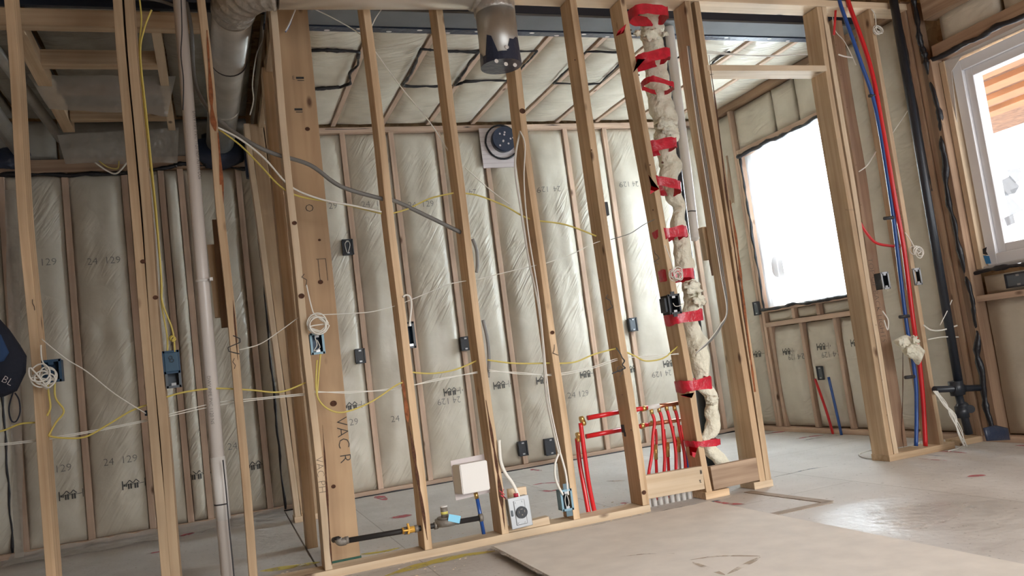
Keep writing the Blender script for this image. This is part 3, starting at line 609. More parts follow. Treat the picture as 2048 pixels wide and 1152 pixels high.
tag(board('bottom_plate', (4.46, 4.13, .02), (4.655, 4.13, .02), .04, .12, 'pine'), 'plate scrap beneath the black drain pipe', 'plate')
tag(board('top_plate', (-1.35, YM, 2.985), (4.66, YM, 2.985), .045, .145, 'pine_pale'), 'pale plate along the top of the open stud wall', 'plate')
tag(board('door_header', (2.955, YM, 2.535), (3.87, YM, 2.54), .038, .14, 'pine_pale'), 'pale horizontal header over the doorway', 'header')
zz = lambda x, y: at(x, y, YF).z
b0_ = tag(board('blocking', (2.14, YF + .019, (zz(1293, 951) + zz(1299, 998)) / 2 - .0), (2.505, YF + .019, (zz(1405, 932) + zz(1410, 978)) / 2), zz(1293, 951) - zz(1299, 998), .036, 'pine_pale'), 'pale block nailed across in front of the red manifold hoses', 'blocking')
blk = tag(board('blocking', (2.56, YF + .019, (zz(1430, 932) + zz(1434, 979)) / 2), (2.875, YF + .019, (zz(1510, 915) + zz(1518, 961)) / 2), zz(1430, 932) - zz(1434, 979), .036, 'pine_old'), 'weathered brown block with a dark knot, left of the doorway', 'blocking')
for (x, y, sh_) in ((1401, 944, [rectp(-.5, -.1, .5, .1), segp(-.4, .3, .4, .3, .1), segp(-.4, .1, -.4, .3, .08), segp(0, .1, 0, .3, .08), segp(.4, .1, .4, .3, .08)]), (1400, 962, [segp(-.4, 0, .4, 0, .12), segp(-.2, -.3, -.2, .3, .1), segp(.2, .1, .4, .35, .1)])):
    ink('', x, y, YF, .022, -PI / 2, b0_, None, 'ink', 'stamp', False, sh_)
# bark and ragged edges
def strip(parent, pts, w, mat, Y, name='bark_edge'):
    """irregular strip of wane lying on the face y = Y"""
    bm = bmesh.new(); L_ = []
    pp = smoothpts([at(a, b, Y - .002) for a, b in pts], 8)
    for i, p in enumerate(pp):
        k = w * (.35 + .9 * abs(noise.noise(p * 7)) * 1.6) * min(1, .2 + 4 * min(i, len(pp) - 1 - i) / len(pp)); L_.append((bm.verts.new(p + Vector((-k / 2, 0, 0))), bm.verts.new(p + Vector((k / 2, 0, 0)))))
    for i in range(len(L_) - 1): bm.faces.new((L_[i][0], L_[i][1], L_[i + 1][1], L_[i + 1][0]))
    r = bmesh.ops.extrude_face_region(bm, geom=bm.faces[:]); bmesh.ops.translate(bm, verts=[v for v in r['geom'] if isinstance(v, bmesh.types.BMVert)], vec=(0, .003, 0))
    return frombm(name, bm, mat, parent)
strip(C, [(414, 60), (421, 170), (425, 230), (431, 262)], .022, 'redbark', YF); strip(C, [(436, 265), (441, 330), (444, 380), (447, 440)], .016, 'redbark', YF); strip(C, [(466, 600), (471, 660), (476, 720)], .008, 'bark', YF)
strip(D, [(645, 850), (650, 920), (655, 1000), (660, 1080), (664, 1130)], .010, 'bark', YF)
strip(Es, [(818, 850), (827, 900), (836, 960), (846, 1020), (855, 1080)], .020, 'bark', YF); strip(Es, [(805, 760), (811, 800), (816, 845)], .022, 'redbark', YF)
strip(Fs, [(972, 800), (984, 870), (995, 940), (1003, 1000), (1010, 1060)], .018, 'bark', YF)
strip(J2, [(1418, 110), (1437, 250), (1455, 400), (1470, 500), (1487, 620), (1500, 720)], .012, 'bark', YF); strip(J2, [(1460, 400), (1476, 500), (1492, 640), (1507, 760), (1520, 860)], .020, 'redbark', YF)
strip(K2, [(1806, 700), (1806, 780), (1804, 860), (1808, 895)], .006, 'bark', YF)
# writing on the framing
THIN[0] = -0.028; _TX.clear()
ink('VAC PH', 641, 950, YF, .05, -PI / 2, D)
for a in ((90, 600, -.0), (85, 470, 0)): pass
scribble(Hs, 1235, 720, YF, .14, 5, 7); ink('9', 1240, 745, YF, .10, 0, Hs)
ink('TOP OF BACK LIGHTS', 1753, 600, YF, .055, -PI / 2, K2); ink('BACK OF ISLAND', 1797, 415, YF, .032, -PI / 2, K3)
ink('PH WALL', 1700, 420, YF, .018, 0, K1)
scribble(C, 468, 690, YF, .09, 2, 5); scribble(C, 470, 727, YF, .05, 3, 3); scribble(G, 1110, 700, YF, .06, 9, 4); scribble(Hs, 1217, 605, YF, .09, 13, 5)
scribble(A, 66, 610, YF, .05, 12, 3); scribble(I, 1310, 515, YF, .08, 17, 5); scribble(J1, 1461, 497, YF, .04, 19, 4)
sc9 = scribble(D, 610, 560, YF, .06, 21, 4)
def knot(parent, x, y, Y, r=.012, X=None):
    bm = bmesh.new(); c = at(x, y, Y - .002) if X is None else atx(x, y, X)
    bmesh.ops.create_circle(bm, cap_ends=True, segments=14, radius=r, matrix=Matrix.Translation(c) @ Matrix.Rotation(PI / 2, 4, 'X') @ Matrix.Diagonal((1, .85, 1, 1)))
    return frombm('knot', bm, 'bark', parent)
for o_, q_ in ((K1, ((1650, 90), (1660, 150), (1672, 215), (1690, 330), (1700, 410), (1722, 560), (1730, 650), (1742, 760), (1752, 830))), (I, ((1262, 60), (1278, 150), (1300, 330), (1306, 420), (1392, 700))), (Hs, ((1150, 120), (1183, 300), (1200, 560), (1244, 790), (1262, 860), (1278, 960)))):
    for k, (x, y) in enumerate(q_):
        if o_ is K1: knot(o_, x + 22, y, YF, .003)
        else: knot(o_, x, y, YF, .005)
knot(B2, 311, 595, YF); knot(B1, 286, 523, YF); knot(D, 589, 446, YF); knot(D, 603, 592, YF, .015); knot(G, 1045, 222, YF, .018); knot(G, 1105, 665, YF, .012); knot(Hs, 1288, 985, YF, .014); knot(I, 1325, 325, YF, .008)
# ---- wide post
THIN[0] = -0.02
po = tag(board('timber_post', (.515, 4.435, 0), (.545, 4.435, 2.99), .175, .13, 'lvl'), 'wide timber post behind the stud wall, with ink marks down its face', 'post')
ink('VAC R', 686, 880, 4.37, .085, -PI / 2, po); ink('O', 619, 417, 4.37, .06, 0, po); ink('E', 587, 156, 4.37, .03, 0, po)
for (x, y) in ((601, 156), (598, 219)): ink('', x, y, 4.37, .03, 0, po, None, 'ink', 'stamp', False, [rectp(-.8, -.2, .6, .2), segp(-.6, -.5, .6, -.5, .12)])
ink('', 644, 540, 4.37, .05, 0, po, None, 'ink', 'pencil_mark', False, [segp(-.5, 1.2, .5, 1.2), segp(.5, 1.2, .5, -1.2), segp(-.3, 1.2, -.3, -1.2)])
for a in ((641, 564, .014), (667, 807, .018), (667, 973, .012), (639, 480, .008), (615, 258, .013)): knot(po, a[0], a[1], 4.37, a[2])
box('green_foot', (.425, 4.366, 0), (.607, 4.50, .012), plain('green_sealant', (.02, .10, .07), .6, bump=.4), po)
# ---- the post and plates of the cross partition behind
ply = [(.331, .372, 'pine_pale'), (.372, .468, 'pine'), (.468, .534, 'pine'), (.534, .62, 'pine_dark')]
for k, (a, b_, m_) in enumerate(ply):
    o = board('stud', ((a + b_) / 2 + .075, 6.02 + .01 * k, .04), ((a + b_) / 2 - .01, 6.02 + .01 * k, 2.86), b_ - a - .003, .14, m_, warp=.008)
    tag(o, 'cross partition end board left of the wide post, %s from the left of four' % WORDS[k], 'stud', 'boards of the partition end')
tag(board('stud', (.415, 4.97, .0), (.43, 4.97, 2.86), .06, .14, 'pine', warp=.006), 'partition stud standing between the wide post and the partition end', 'stud')
tag(board('bottom_plate', (.40, 6.03, .02), (.70, 6.03, .02), .04, .16, 'pine_pale'), 'pale plate under the partition end left of the wide post', 'plate')
for k, z in enumerate((2.90, 2.94)): tag(board('top_plate', (.44, 4.3, z), (.44, 6.66, z), .038, .14, 'pine', front=(0, 0, -1)), 'plate running back from the wide post at the ceiling, %s of two' % ['lower', 'upper'][k], 'plate', 'plates over the partition')
tag(board('brace', (.50, 5.1, 2.9), (.56, 5.7, 2.25), .038, .09, 'pine'), 'short leaning brace beside the top of the wide post', 'brace')
# ---- left room ceiling ladder
tag(board('ceiling_beam', (-1.9, 4.57, 2.975), (.10, 4.57, 2.975), .09, .075, 'pine', front=(0, -1, 0)), 'pine beam across the front of the left room ceiling', 'beam')
tag(board('ladder_rail', (-.83, 4.6, 2.975), (-.85, 6.3, 2.975), .075, .09, 'pine', front=(0, 0, -1)), 'pine rail running back on the left side of the ceiling ladder', 'rail')
tag(board('ladder_rail', (-.16, 4.6, 2.975), (-.17, 6.3, 2.975), .05, .09, 'pine_pale', front=(0, 0, -1)), 'pine rail running back on the right side of the ceiling ladder', 'rail')
for k, y in enumerate((5.09, 6.05)): tag(board('ladder_rung', (-.80, y, 2.975), (-.18, y, 2.975), .09, .075, 'pine', front=(0, -1, 0)), ['near', 'far'][k] + ' pine rung of the ladder frame in the left ceiling', 'rung', 'rungs of the ceiling ladder')
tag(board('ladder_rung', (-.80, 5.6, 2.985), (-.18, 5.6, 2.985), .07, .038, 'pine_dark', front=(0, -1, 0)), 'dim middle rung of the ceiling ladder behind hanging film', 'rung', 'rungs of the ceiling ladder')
def sheetpx(name, label, pts, Y, mat='film', nx=16, ny=8, amp=.02):
    p = [at(a, b, Y) for a, b in pts]; bm = bmesh.new(); g = []
    for j in range(ny + 1):
        row = []
        for i in range(nx + 1):
            u, v = i / nx, j / ny; q = (p[0] * (1 - u) + p[1] * u) * (1 - v) + (p[3] * (1 - u) + p[2] * u) * v
            q = q + Vector((.3 * noise.noise(q * 4), noise.noise(q * 5 + Vector((3, 0, 0))), .7 * noise.noise(q * 6))) * amp; row.append(bm.verts.new(q))
        g.append(row)
    for j in range(ny):
        for i in range(nx): bm.faces.new((g[j][i], g[j][i + 1], g[j + 1][i + 1], g[j + 1][i]))
    return tag(frombm(name, bm, mat, None, None, True), label, 'plastic film')
sheetpx('poly_film', 'clear film hanging across the middle of the ceiling ladder', [(55, 150), (352, 152), (335, 230), (100, 218)], 5.40)
sheetpx('poly_film', 'clear film hanging below the far rung of the ceiling ladder', [(115, 270), (357, 255), (355, 325), (132, 328)], 6.30)
# grey tubes at the far left
for k, (a, b_) in enumerate((((-60, 30, 4.9), (122, 278, 6.5)), ((-90, 120, 4.9), (40, 300, 6.5)))):
    tag(cyl('conduit', at(*a), at(*b_), .035 + .02 * k, 'metal'), 'grey round pipe running back under the left ceiling, %s' % ['right of the pair', 'left of the pair'][k], 'pipe', 'grey pipes under the left ceiling')
# ---- ducts
du = thing('round_duct', 'galvanised round duct from a ribbed elbow back over the left room', 'duct', (.2, 4.25, 3.0))
dc = []
cyl('straight_duct', Vector((.235, 4.32, 2.93)), Vector((.165, 6.64, 2.93)), .105, 'metal', du, 28)
el = []
for k in range(9):
    t = k / 8 * PI / 2; el.append(Vector((.235 + .20 * (1 - math.cos(t)), 4.32 - .39 * math.sin(t), 2.93 - .032 * t)))
bm = bmesh.new(); rr = [.106 + .009 * ((i // 2) % 2) for i in range(33)]; tube_bm(bm, smoothpts(el, 4), rr, 28); frombm('elbow', bm, 'foil', du, None, True)
cyl('cross_duct', Vector((.43, 3.93, 2.88)), Vector((1.46, 3.93, 2.915)), .105, plain('pale_duct', (.66, .60, .52), .3, .55, bs=3, var=.05), du, 28)
for y, r_ in ((4.95, .108), (5.75, .109)): cyl('band', Vector((.218 if y < 5 else .19, y, 2.93)), Vector((.218 if y < 5 else .19, y + (.012 if y < 5 else .05), 2.93)), r_, 'iron' if y < 5 else 'foil', du, 28)
el2 = [Vector((1.44, 3.93, 2.915)), Vector((1.50, 3.93, 2.915)), Vector((1.545, 3.93, 2.92)), Vector((1.565, 3.93, 2.86)), Vector((1.568, 3.93, 2.78))]
bm = bmesh.new(); tube_bm(bm, smoothpts(el2, 5), .114, 24, True, .12); frombm('taped_elbow', bm, 'foil', du, None, True)
cyl('drop_duct', Vector((1.568, 3.93, 2.80)), Vector((1.562, 3.93, 2.49)), .108, 'metal', du, 28)
bm = bmesh.new(); n = 28; top = []; bot = []
for k in range(n):
    t = 2 * PI * k / n; zt = 2.49 + .035 + .07 * max(0, noise.noise(Vector((math.cos(t) * 2.2, math.sin(t) * 2.2, 5)))) * 2.2 + (.07 if 4.9 < t < 5.8 else 0)
    top.append(bm.verts.new((1.562 + .111 * math.cos(t), 3.93 + .111 * math.sin(t), zt))); bot.append(bm.verts.new((1.562 + .112 * math.cos(t), 3.93 + .112 * math.sin(t), 2.482)))
for k in range(n): bm.faces.new((bot[k], bot[(k + 1) % n], top[(k + 1) % n], top[k]))
bm.faces.new(bot); cap_ = frombm('tape_cap', bm, 'navy', du, None, False)
for (x, y) in ((1014, 94), (993, 122), (1012, 128), (1030, 130)):
    bm = bmesh.new(); c = at(x, y, 3.815); bmesh.ops.create_circle(bm, cap_ends=True, segments=12, radius=.011, matrix=Matrix.Translation(c) @ Matrix.Rotation(PI / 2, 4, 'X')); frombm('printed_dot', bm, 'white', cap_)
# rear wall navy collars where ducts leave the wall
tag(sphere('tape_collar', (.16, 6.62, 2.86), .17, 'navy', None, (1.15, .28, .85), .4), 'crumpled navy tape around the far end of the galvanised duct', 'tape')
tag(box('tape_patch', (.335, 6.55, 2.62), (.40, 6.62, 2.92), 'navy', None, .01), 'navy tape strip beside the far end of the galvanised duct', 'tape')
tag(sphere('tape_collar', at(22, 318, 6.6), .12, 'navy', None, (1, .3, .6), .5), 'dark taped pipe end low at the far left of the ceiling', 'tape')
vt = thing('vent_sleeve', 'round navy taped vent on a gridded paper square high on the back wall', 'vent', at(1005, 290, 6.6))
p0_, p1_ = at(957, 257, 6.63), at(1036, 334, 6.63)
box('paper_square', (p0_.x, 6.625, p1_.z), (p1_.x + .02, 6.632, p0_.z), 'paper', vt, 0)
for k in range(9): box('grid_line', (p0_.x, 6.6235, p1_.z + .04 * k), (p1_.x + .02, 6.6245, p1_.z + .04 * k + .0025), plain('pink_line_%d' % k, (.45, .36, .38), .8), vt, 0)
vc = at(1007, 280, 6.6); cyl('taped_disc', Vector((vc.x, 6.56, vc.z)), Vector((vc.x, 6.63, vc.z)), .112, 'navy', vt, 28)
bm = bmesh.new(); tube_bm(bm, [Vector((vc.x - .01 + .155 * math.cos(t * PI / 16), 6.615, vc.z - .015 + .155 * math.sin(t * PI / 16))) for t in range(-2, 31)], .009, 6, True, .5); frombm('sealant_ring', bm, 'seal', vt, None, True)
random.seed(3)
for k in range(9):
    a, r_ = random.uniform(0, 6.28), random.uniform(.02, .09); bm = bmesh.new(); bmesh.ops.create_circle(bm, cap_ends=True, segments=10, radius=.009, matrix=Matrix.Translation((vc.x + r_ * math.cos(a), 6.558, vc.z + r_ * math.sin(a))) @ Matrix.Rotation(PI / 2, 4, 'X')); frombm('printed_dot', bm, 'paper', vt)
# ================================================================== electrical boxes
def ebox(label, x, y, Y, w, h, d, mat, rim=None, name='electrical_box', tilt=0, X=None, group='electrical boxes', inner=True, cat='electrical box'):
    c = at(x, y, Y) if X is None else atx(x, y, X)
    t = thing(name, label, cat, c, group)
    R = Matrix.Translation(c) @ (Matrix.Rotation(tilt, 4, 'Y') if X is None else Matrix.Rotation(-PI / 2, 4, 'Z') @ Matrix.Rotation(tilt, 4, 'Y'))
    bm = bmesh.new(); th = .004
    bx(bm, (-w/2, 0, -h/2), (-w/2 + th, d, h/2), R); bx(bm, (w/2 - th, 0, -h/2), (w/2, d, h/2), R); bx(bm, (-w/2, 0, -h/2), (w/2, d, -h/2 + th), R); bx(bm, (-w/2, 0, h/2 - th), (w/2, d, h/2), R); bx(bm, (-w/2, d - th, -h/2), (w/2, d, h/2), R)
    frombm('box_shell', bm, mat, t)
    bm = bmesh.new(); r_ = .008
    bx(bm, (-w/2 - .003, -.003, -h/2 - .003), (-w/2 + r_, .002, h/2 + .003), R); bx(bm, (w/2 - r_, -.003, -h/2 - .003), (w/2 + .003, .002, h/2 + .003), R); bx(bm, (-w/2, -.003, -h/2 - .003), (w/2, .002, -h/2 + r_), R); bx(bm, (-w/2, -.003, h/2 - r_), (w/2, .002, h/2 + .003), R)
    frombm('rim', bm, rim or mat, t)
    if inner:
        for s in (-1, 1):
            bm = bmesh.new(); bx(bm, (-.010, -.002, s * (h/2 - .014) - .006), (.010, .003, s * (h/2 - .014) + .006), R); frombm('screw_tab', bm, 'plate' if rim else mat, t)
    return t, R, c
def coil(label, x, y, Y, r, mat='wire_w', loops=4, seed=0, wire=.0028, lead=None, group='wire coils', X=None, cat='wire coil'):
    random.seed(seed); c = at(x, y, Y) if X is None else atx(x, y, X); pts = [p for p in (px(lead, Y) if lead else [])]
    for k in range(loops):
        cc = c + Vector((random.uniform(-.4, .4) * r, random.uniform(-.02, .01) - .012 * k * 0, random.uniform(-.5, .5) * r)); rr_ = r * random.uniform(.7, 1.1); ph = random.uniform(0, 6)
        for j in range(11): t = ph + j * 2 * PI / 10; pts.append(cc + Vector((rr_ * math.cos(t), -.012 * math.sin(t * .5) - .004 * k, rr_ * random.uniform(.92, 1.08) * math.sin(t))))
    o = tube('wire_coil', pts, wire, mat, None, 6, 3); return tag(o, label, cat, group)
b1, R_, c_ = ebox('navy electrical box on the leftmost stud, behind the white coil', 103, 742, YF + .01, .075, .095, .07, 'box_blue')
coil('white cable coil looped in front of the navy box on the leftmost stud', 91, 754, 4.0, .038, loops=6, seed=4, wire=.0035, lead=[(82, 690), (84, 720)])
b2, R_, c_ = ebox('blue box with yellow cables beside the doubled stud', 343, 724, YF + .01, .068, .10, .06, 'box_blue', inner=False)
bm = bmesh.new(); bx(bm, (-.03, -.006, -.045), (.03, 0, .045), R_, .004); frombm('blue_face', bm, plain('blue_face', (.035, .09, .15), .5), b2)
ink('8', 343, 719, YF, .05, .3, b2, None, 'box_dark', 'embossed_mark')
b2b, R2_, c2_ = ebox('dark grey open box just below the blue box beside the doubled stud', 347, 756, YF + .012, .062, .085, .06, 'box_grey', 'box_grey')
coil('pair of yellow cable curls above the blue box at the doubled stud', 345, 678, YF, .012, 'wire_y', 2, 6, .004)
b3, R_, c_ = ebox('navy box with white curls on the stud before the wide post', 635, 687, YF + .01, .062, .10, .07, 'box_blue', 'box_steelblue')
tube('loose_wire', px([(630, 675), (634, 690), (628, 702), (640, 695), (634, 680)], 4.05), .002, 'wire_w', b3, 5, 4)
coil('white cable knot hanging above the navy box before the wide post', 637, 645, 4.03, .042, loops=4, seed=9, wire=.0035, lead=[(613, 570), (622, 610), (630, 630)])
b4, R_, c_ = ebox('dark blue box half way up, right of the stud beside the wide post', 821, 670, YF + .01, .042, .13, .06, 'box_blue', 'box_dark')
tube('feed_cable', px([(806, 594), (812, 590), (820, 594), (823, 610), (820, 640), (819, 652)], 4.04), .005, 'wire_w', b4, 8, 5)
b5, R_, c_ = ebox('pale blue open box low on the stud under the hanging duct', 1134, 1000, YF - .002, .062, .105, .06, 'box_steelblue', 'box_steelblue')
tube('loose_wire', px([(1133, 985), (1130, 1000), (1134, 1015), (1138, 1005), (1134, 990)], 4.06), .0022, 'wire_w', b5, 5, 4); box('box_back', (c_.x - .028, YF + .05, c_.z - .048), (c_.x + .028, YF + .055, c_.z + .048), 'hole', b5, 0)
bm = bmesh.new(); bx(bm, (-.012, .0, .052), (.022, .004, .085), R_); bx(bm, (-.012, .0, -.085), (.022, .004, -.052), R_); frombm('mounting_ear', bm, plain('slate_ear', (.10, .17, .21), .5), b5)
b6, R_, c_ = ebox('black deep box strapped on the stud beside the wrapped pipe', 1349, 608, 3.99, .072, .108, .08, 'box_dark', 'box_dark')
bm = bmesh.new(); bx(bm, (-.055, .012, -.042), (-.036, .07, .042), R_, .004); frombm('side_box', bm, 'box_dark', b6)
bm = bmesh.new(); bx(bm, (-.012, .004, .054), (.012, .012, .072), R_); bx(bm, (-.012, .004, -.072), (.012, .012, -.054), R_); frombm('nail_tab', bm, 'box_dark', b6)
tube('loose_wire', px([(1346, 606), (1350, 612), (1358, 612), (1368, 606)], 3.98), .002, 'wire_w', b6, 5, 4)
coil('white wire bundle over the red tape above the black deep box', 1350, 552, 3.97, .032, loops=6, seed=14, wire=.0028, lead=[(1330, 490), (1342, 520)])
for (x, y, lb, s) in ((1771, 561, 'grey rimmed open box on the doorway post', 3), (1835, 553, 'grey rimmed open box on the thin stud right of the red line', 4)):
    ebox(lb, x, y, YF - .008, .058, .105, .06, 'box_dark', 'plate')
for (x, y, lb, w_, h_) in ((696, 494, 'black box high on the back wall right of the wide post', .085, .125), (721, 712, 'black box on the back wall right of the wide post, waist high', .075, .115), (932, 687, 'black box on the back wall left of the white cabled stud', .08, .115), (1047, 897, 'black box near the floor on the back wall, left of two', .075, .12), (1103, 893, 'black box near the floor on the back wall, right of two', .11, .14), (1267, 649, 'grey black box on the back wall left of the wrapped pipe', .075, .12)):
    t_, R_, c_ = ebox(lb, x, y, 6.615, w_, h_, .05, 'box_dark', 'box_dark', group='boxes on the back wall')
    bm = bmesh.new(); bx(bm, (-w_/2 + .008, .004, -h_/2 + .008), (w_/2 - .008, .01, h_/2 - .008), R_, .003); frombm('cover', bm, 'box_grey' if x > 1200 else 'box_dark', t_)
    if y < 500: tube('loose_wire', px([(694, 505), (690, 488), (696, 482), (700, 490), (696, 506)], 6.60), .003, 'wire_w', t_, 5, 4)
for (x, y, lb, w_, h_) in ((1512, 617, 'dark box on the right wall between the corner and the film covered window', .075, .12), (1640, 746, 'small grey box low under the film covered window', .07, .11), (2036, 559, 'dark oblong box under the clear glass window', .17, .085)):
    t_, R_, c_ = ebox(lb, x, y, 0, w_, h_, .04, 'box_grey', 'box_dark', X=4.665, group='boxes on the right wall')
    bm = bmesh.new(); bx(bm, (-w_/2 + .006, .003, -h_/2 + .006), (w_/2 - .006, .008, h_/2 - .006), R_, .003); frombm('cover', bm, 'box_grey', t_)
tag(box('electrical_box', (at(290, 826, 4.3).x, 4.28, at(290, 832, 4.3).z), (at(302, 826, 4.3).x, 4.32, at(298, 820, 4.3).z), 'box_blue'), 'tiny navy box peeking out behind the doubled stud', 'electrical box')
tag(box('electrical_box', (at(1203, 430, 4.12).x, 4.10, at(1213, 432, 4.12).z), (at(1216, 430, 4.12).x, 4.16, at(1213, 405, 4.12).z), 'box_dark'), 'slim black box edge high behind the fourth stud right of the wide post', 'electrical box')
# steel range outlet
ou = thing('range_outlet', 'steel plate outlet with a round black socket on a wooden block', 'outlet', at(1042, 1050, 4.0))
oc = at(1040, 1024, 4.02); Ro = Matrix.Translation(oc) @ Matrix.Rotation(math.radians(-2), 4, 'Y')
for nm, lo, hi, mt in (('steel_box', (-.055, 0, -.075), (.055, .05, .075), 'plate'), ('face_plate', (-.058, -.006, -.078), (.058, 0, .078), 'plate'), ('mounting_yoke', (-.03, -.010, -.062), (.03, -.006, .062), 'plate'), ('knockout', (-.051, -.0085, -.012), (-.040, -.006, .018), 'box_grey')):
    bm = bmesh.new(); bx(bm, lo, hi, Ro, .003); frombm(nm, bm, mt, ou)
sk = cyl('socket', Ro @ Vector((.004, -.010, 0)), Ro @ Vector((.004, -.022, 0)), .030, 'box_dark', ou)
for (a, b_, w_, h_) in ((-.012, .004, .003, .012), (.018, .004, .003, .012), (.003, .017, .012, .003), (.003, -.012, .006, .006)):
    bm = bmesh.new(); bx(bm, (a - w_/2, -.0235, b_ - h_/2), (a + w_/2, -.0225, b_ + h_/2), Ro); frombm('slot', bm, 'cast', sk)
for s in (-1, 1):
    for q in (-1, 1): cyl('screw', Ro @ Vector((.018 * q, -.010, s * .052)), Ro @ Vector((.018 * q, -.014, s * .052)), .004, 'plate', ou, 10)
cyl('red_connector', Ro @ Vector((0, .02, .076)), Ro @ Vector((0, .02, .094)), .013, plain('red_nut', (.45, .03, .06), .4), ou)
tube('feed_cable', px([(998, 880), (1001, 920), (1010, 945), (1024, 965), (1034, 985), (1038, 997)], 4.04), .009, 'wire_w', ou, 10, 5)
tag(board('wood_block', at(1012, 1062, 4.10), at(1096, 1040, 4.10), .045, .05, 'pine_pale'), 'pale wedge block on the plate under the steel outlet', 'block')
tag(board('wood_block', at(1016, 990, 4.12), at(1052, 984, 4.12), .06, .03, 'pine_pale'), 'pale block behind the top of the steel outlet', 'block')
ink('', 1005, 988, YF, .05, 0, Fs, None, plain('red_crayon', (.5, .03, .05), .6), 'crayon_mark', False, [segp(-.3, .4, .2, -.1, .08), segp(.2, .5, -.1, 0, .07), segp(-.2, -.1, .3, -.5, .1), segp(0, -.1, .25, -.55, .1)])
# washing machine valve box
vb = thing('valve_box', 'white recessed valve cover with a wide back flange, on a blue pipe', 'valve box', at(940, 955, 4.1))
p0_, p1_ = at(901, 925, 4.18), at(975, 990, 4.18)
fl = bmesh.new(); q = [at(901, 922, 4.16), at(968, 908, 4.16), at(980, 985, 4.16), at(912, 1001, 4.16)]
a_ = [fl.verts.new(v) for v in q]; fl.faces.new(a_); r_ = bmesh.ops.extrude_face_region(fl, geom=fl.faces[:]); bmesh.ops.translate(fl, verts=[v for v in r_['geom'] if isinstance(v, bmesh.types.BMVert)], vec=(0, .006, 0)); frombm('flange', fl, 'paper', vb)
fl = bmesh.new(); q = [at(919, 930, 4.06), at(974, 920, 4.06), at(981, 979, 4.06), at(926, 989, 4.06)]
a_ = [fl.verts.new(v) for v in q]; fl.faces.new(a_); r_ = bmesh.ops.extrude_face_region(fl, geom=fl.faces[:]); bmesh.ops.translate(fl, verts=[v for v in r_['geom'] if isinstance(v, bmesh.types.BMVert)], vec=(-.015, .10, -.005)); bmesh.ops.bevel(fl, geom=fl.edges[:], offset=.004, segments=2, affect='EDGES'); frombm('cover', fl, 'white', vb)
cyl('brass_fitting', at(951, 985, 4.16), at(954, 997, 4.16), .011, 'brass', vb, 14)
cyl('blue_pipe', at(954, 995, 4.16), at(968, 1070, 4.16), .010, 'blue', vb, 14)
# gas line
ga = thing('gas_line', 'black iron gas line with gold valve and round regulator near the floor', 'gas pipe', at(800, 1070, 4.2))
YG = 4.10
cyl('pipe', at(690, 1082, YG), at(1070 - 110, 1036, YG), .0135, 'iron', ga)
tube('elbow', px([(676, 1078), (680, 1084), (692, 1082)], YG), .019, 'cast', ga, 14, 5); tube('stub', [at(676, 1078, YG), at(668, 1080, YG + .1)], .014, 'iron', ga)
for (x, y, r_) in ((690, 1081, .018), (808, 1062, .019), (829, 1058, .018), (868, 1052, .018), (958, 1036, .020)):
    d_ = at(x + 8, y - 1.5, YG) - at(x, y, YG); cyl('coupling', at(x, y, YG), at(x, y, YG) + d_ * .9, r_, 'cast', ga)
vv = tag(cyl('valve_body', at(804, 1062, YG), at(834, 1057, YG), .016, 'gold', ga)); cyl('valve_stem', at(818, 1060, YG - .03), at(818, 1060, YG), .010, 'gold', vv)
tube('valve_handle', px([(815, 1047), (817, 1053), (818, 1060), (817, 1068)], YG - .035), .006, 'gold', vv, 8); tube('valve_handle', px([(806, 1062), (818, 1060), (824, 1058)], YG - .035), .005, 'gold', vv, 8)
rc = at(893, 1045, YG); cyl('regulator_body', rc + Vector((0, 0, -.012)), rc + Vector((0, 0, .022)), .058, 'cast', ga, 28); cyl('regulator_cap', rc + Vector((0, 0, .022)), rc + Vector((0, 0, .030)), .045, 'cast', ga, 28)
rc2 = at(890, 1036, YG); cyl('spring_tower', rc2, rc2 + Vector((0, 0, .055)), .018, 'cast', ga, 20); cyl('yellow_band', rc2 + Vector((0, 0, .02)), rc2 + Vector((0, 0, .033)), .0185, 'p_yellow' if False else plain('band_yellow', (.65, .6, .15), .5), ga, 20); cyl('tower_cap', rc2 + Vector((0, 0, .055)), rc2 + Vector((0, 0, .062)), .019, 'white', ga, 20)
fl = bmesh.new(); a_ = [fl.verts.new(v) for v in px([(898, 1028), (922, 1032), (919, 1047), (896, 1042)], YG - .06)]; fl.faces.new(a_); frombm('blue_tag', fl, 'tagblue', ga)
# black scraps of cloth bag at the left
bg_ = thing('tool_bag', 'navy cloth bag with pale lettering hanging at the left edge', 'bag', at(15, 760, 4.0))
def blob(name, outline, Y, th, mat, parent, bulge=.03):
    bm = bmesh.new(); P_ = [at(a, b, Y) for a, b in outline]; c = sum(P_, Vector()) / len(P_)
    rings = []
    for s, yy in ((0, -th), (.55, -th * .8), (.85, -th * .4), (1, 0), (.9, th * .5), (0, th * .7)):
        if s == 0: rings.append([bm.verts.new(c + Vector((0, yy, 0)))])
        else: rings.append([bm.verts.new(c + (p - c) * s + Vector((0, yy + bulge * .6 * noise.noise(p * 9), 0))) for p in P_])
    n = len(P_)
    for r0, r1 in zip(rings, rings[1:]):
        for k in range(n):
            if len(r0) == 1: bm.faces.new((r0[0], r1[k], r1[(k + 1) % n]))
            elif len(r1) == 1: bm.faces.new((r0[k], r1[0], r0[(k + 1) % n]))
            else: bm.faces.new((r0[k], r1[k], r1[(k + 1) % n], r0[(k + 1) % n]))
    return frombm(name, bm, mat, parent, None, True)
blob('bag_body', [(-60, 600), (-5, 632), (20, 660), (40, 690), (54, 712), (52, 745), (35, 782), (10, 793), (-20, 798), (-60, 790)], 4.0, .06, 'cloth', bg_)
blob('blue_panel', [(-30, 640), (2, 670), (18, 705), (8, 722), (-30, 735)], 3.93, .012, plain('blue_fabric', (.015, .05, .14), .8), bg_)
ink('BL', 15, 762, 3.93, .042, -.6, bg_, None, 'paper', 'lettering')
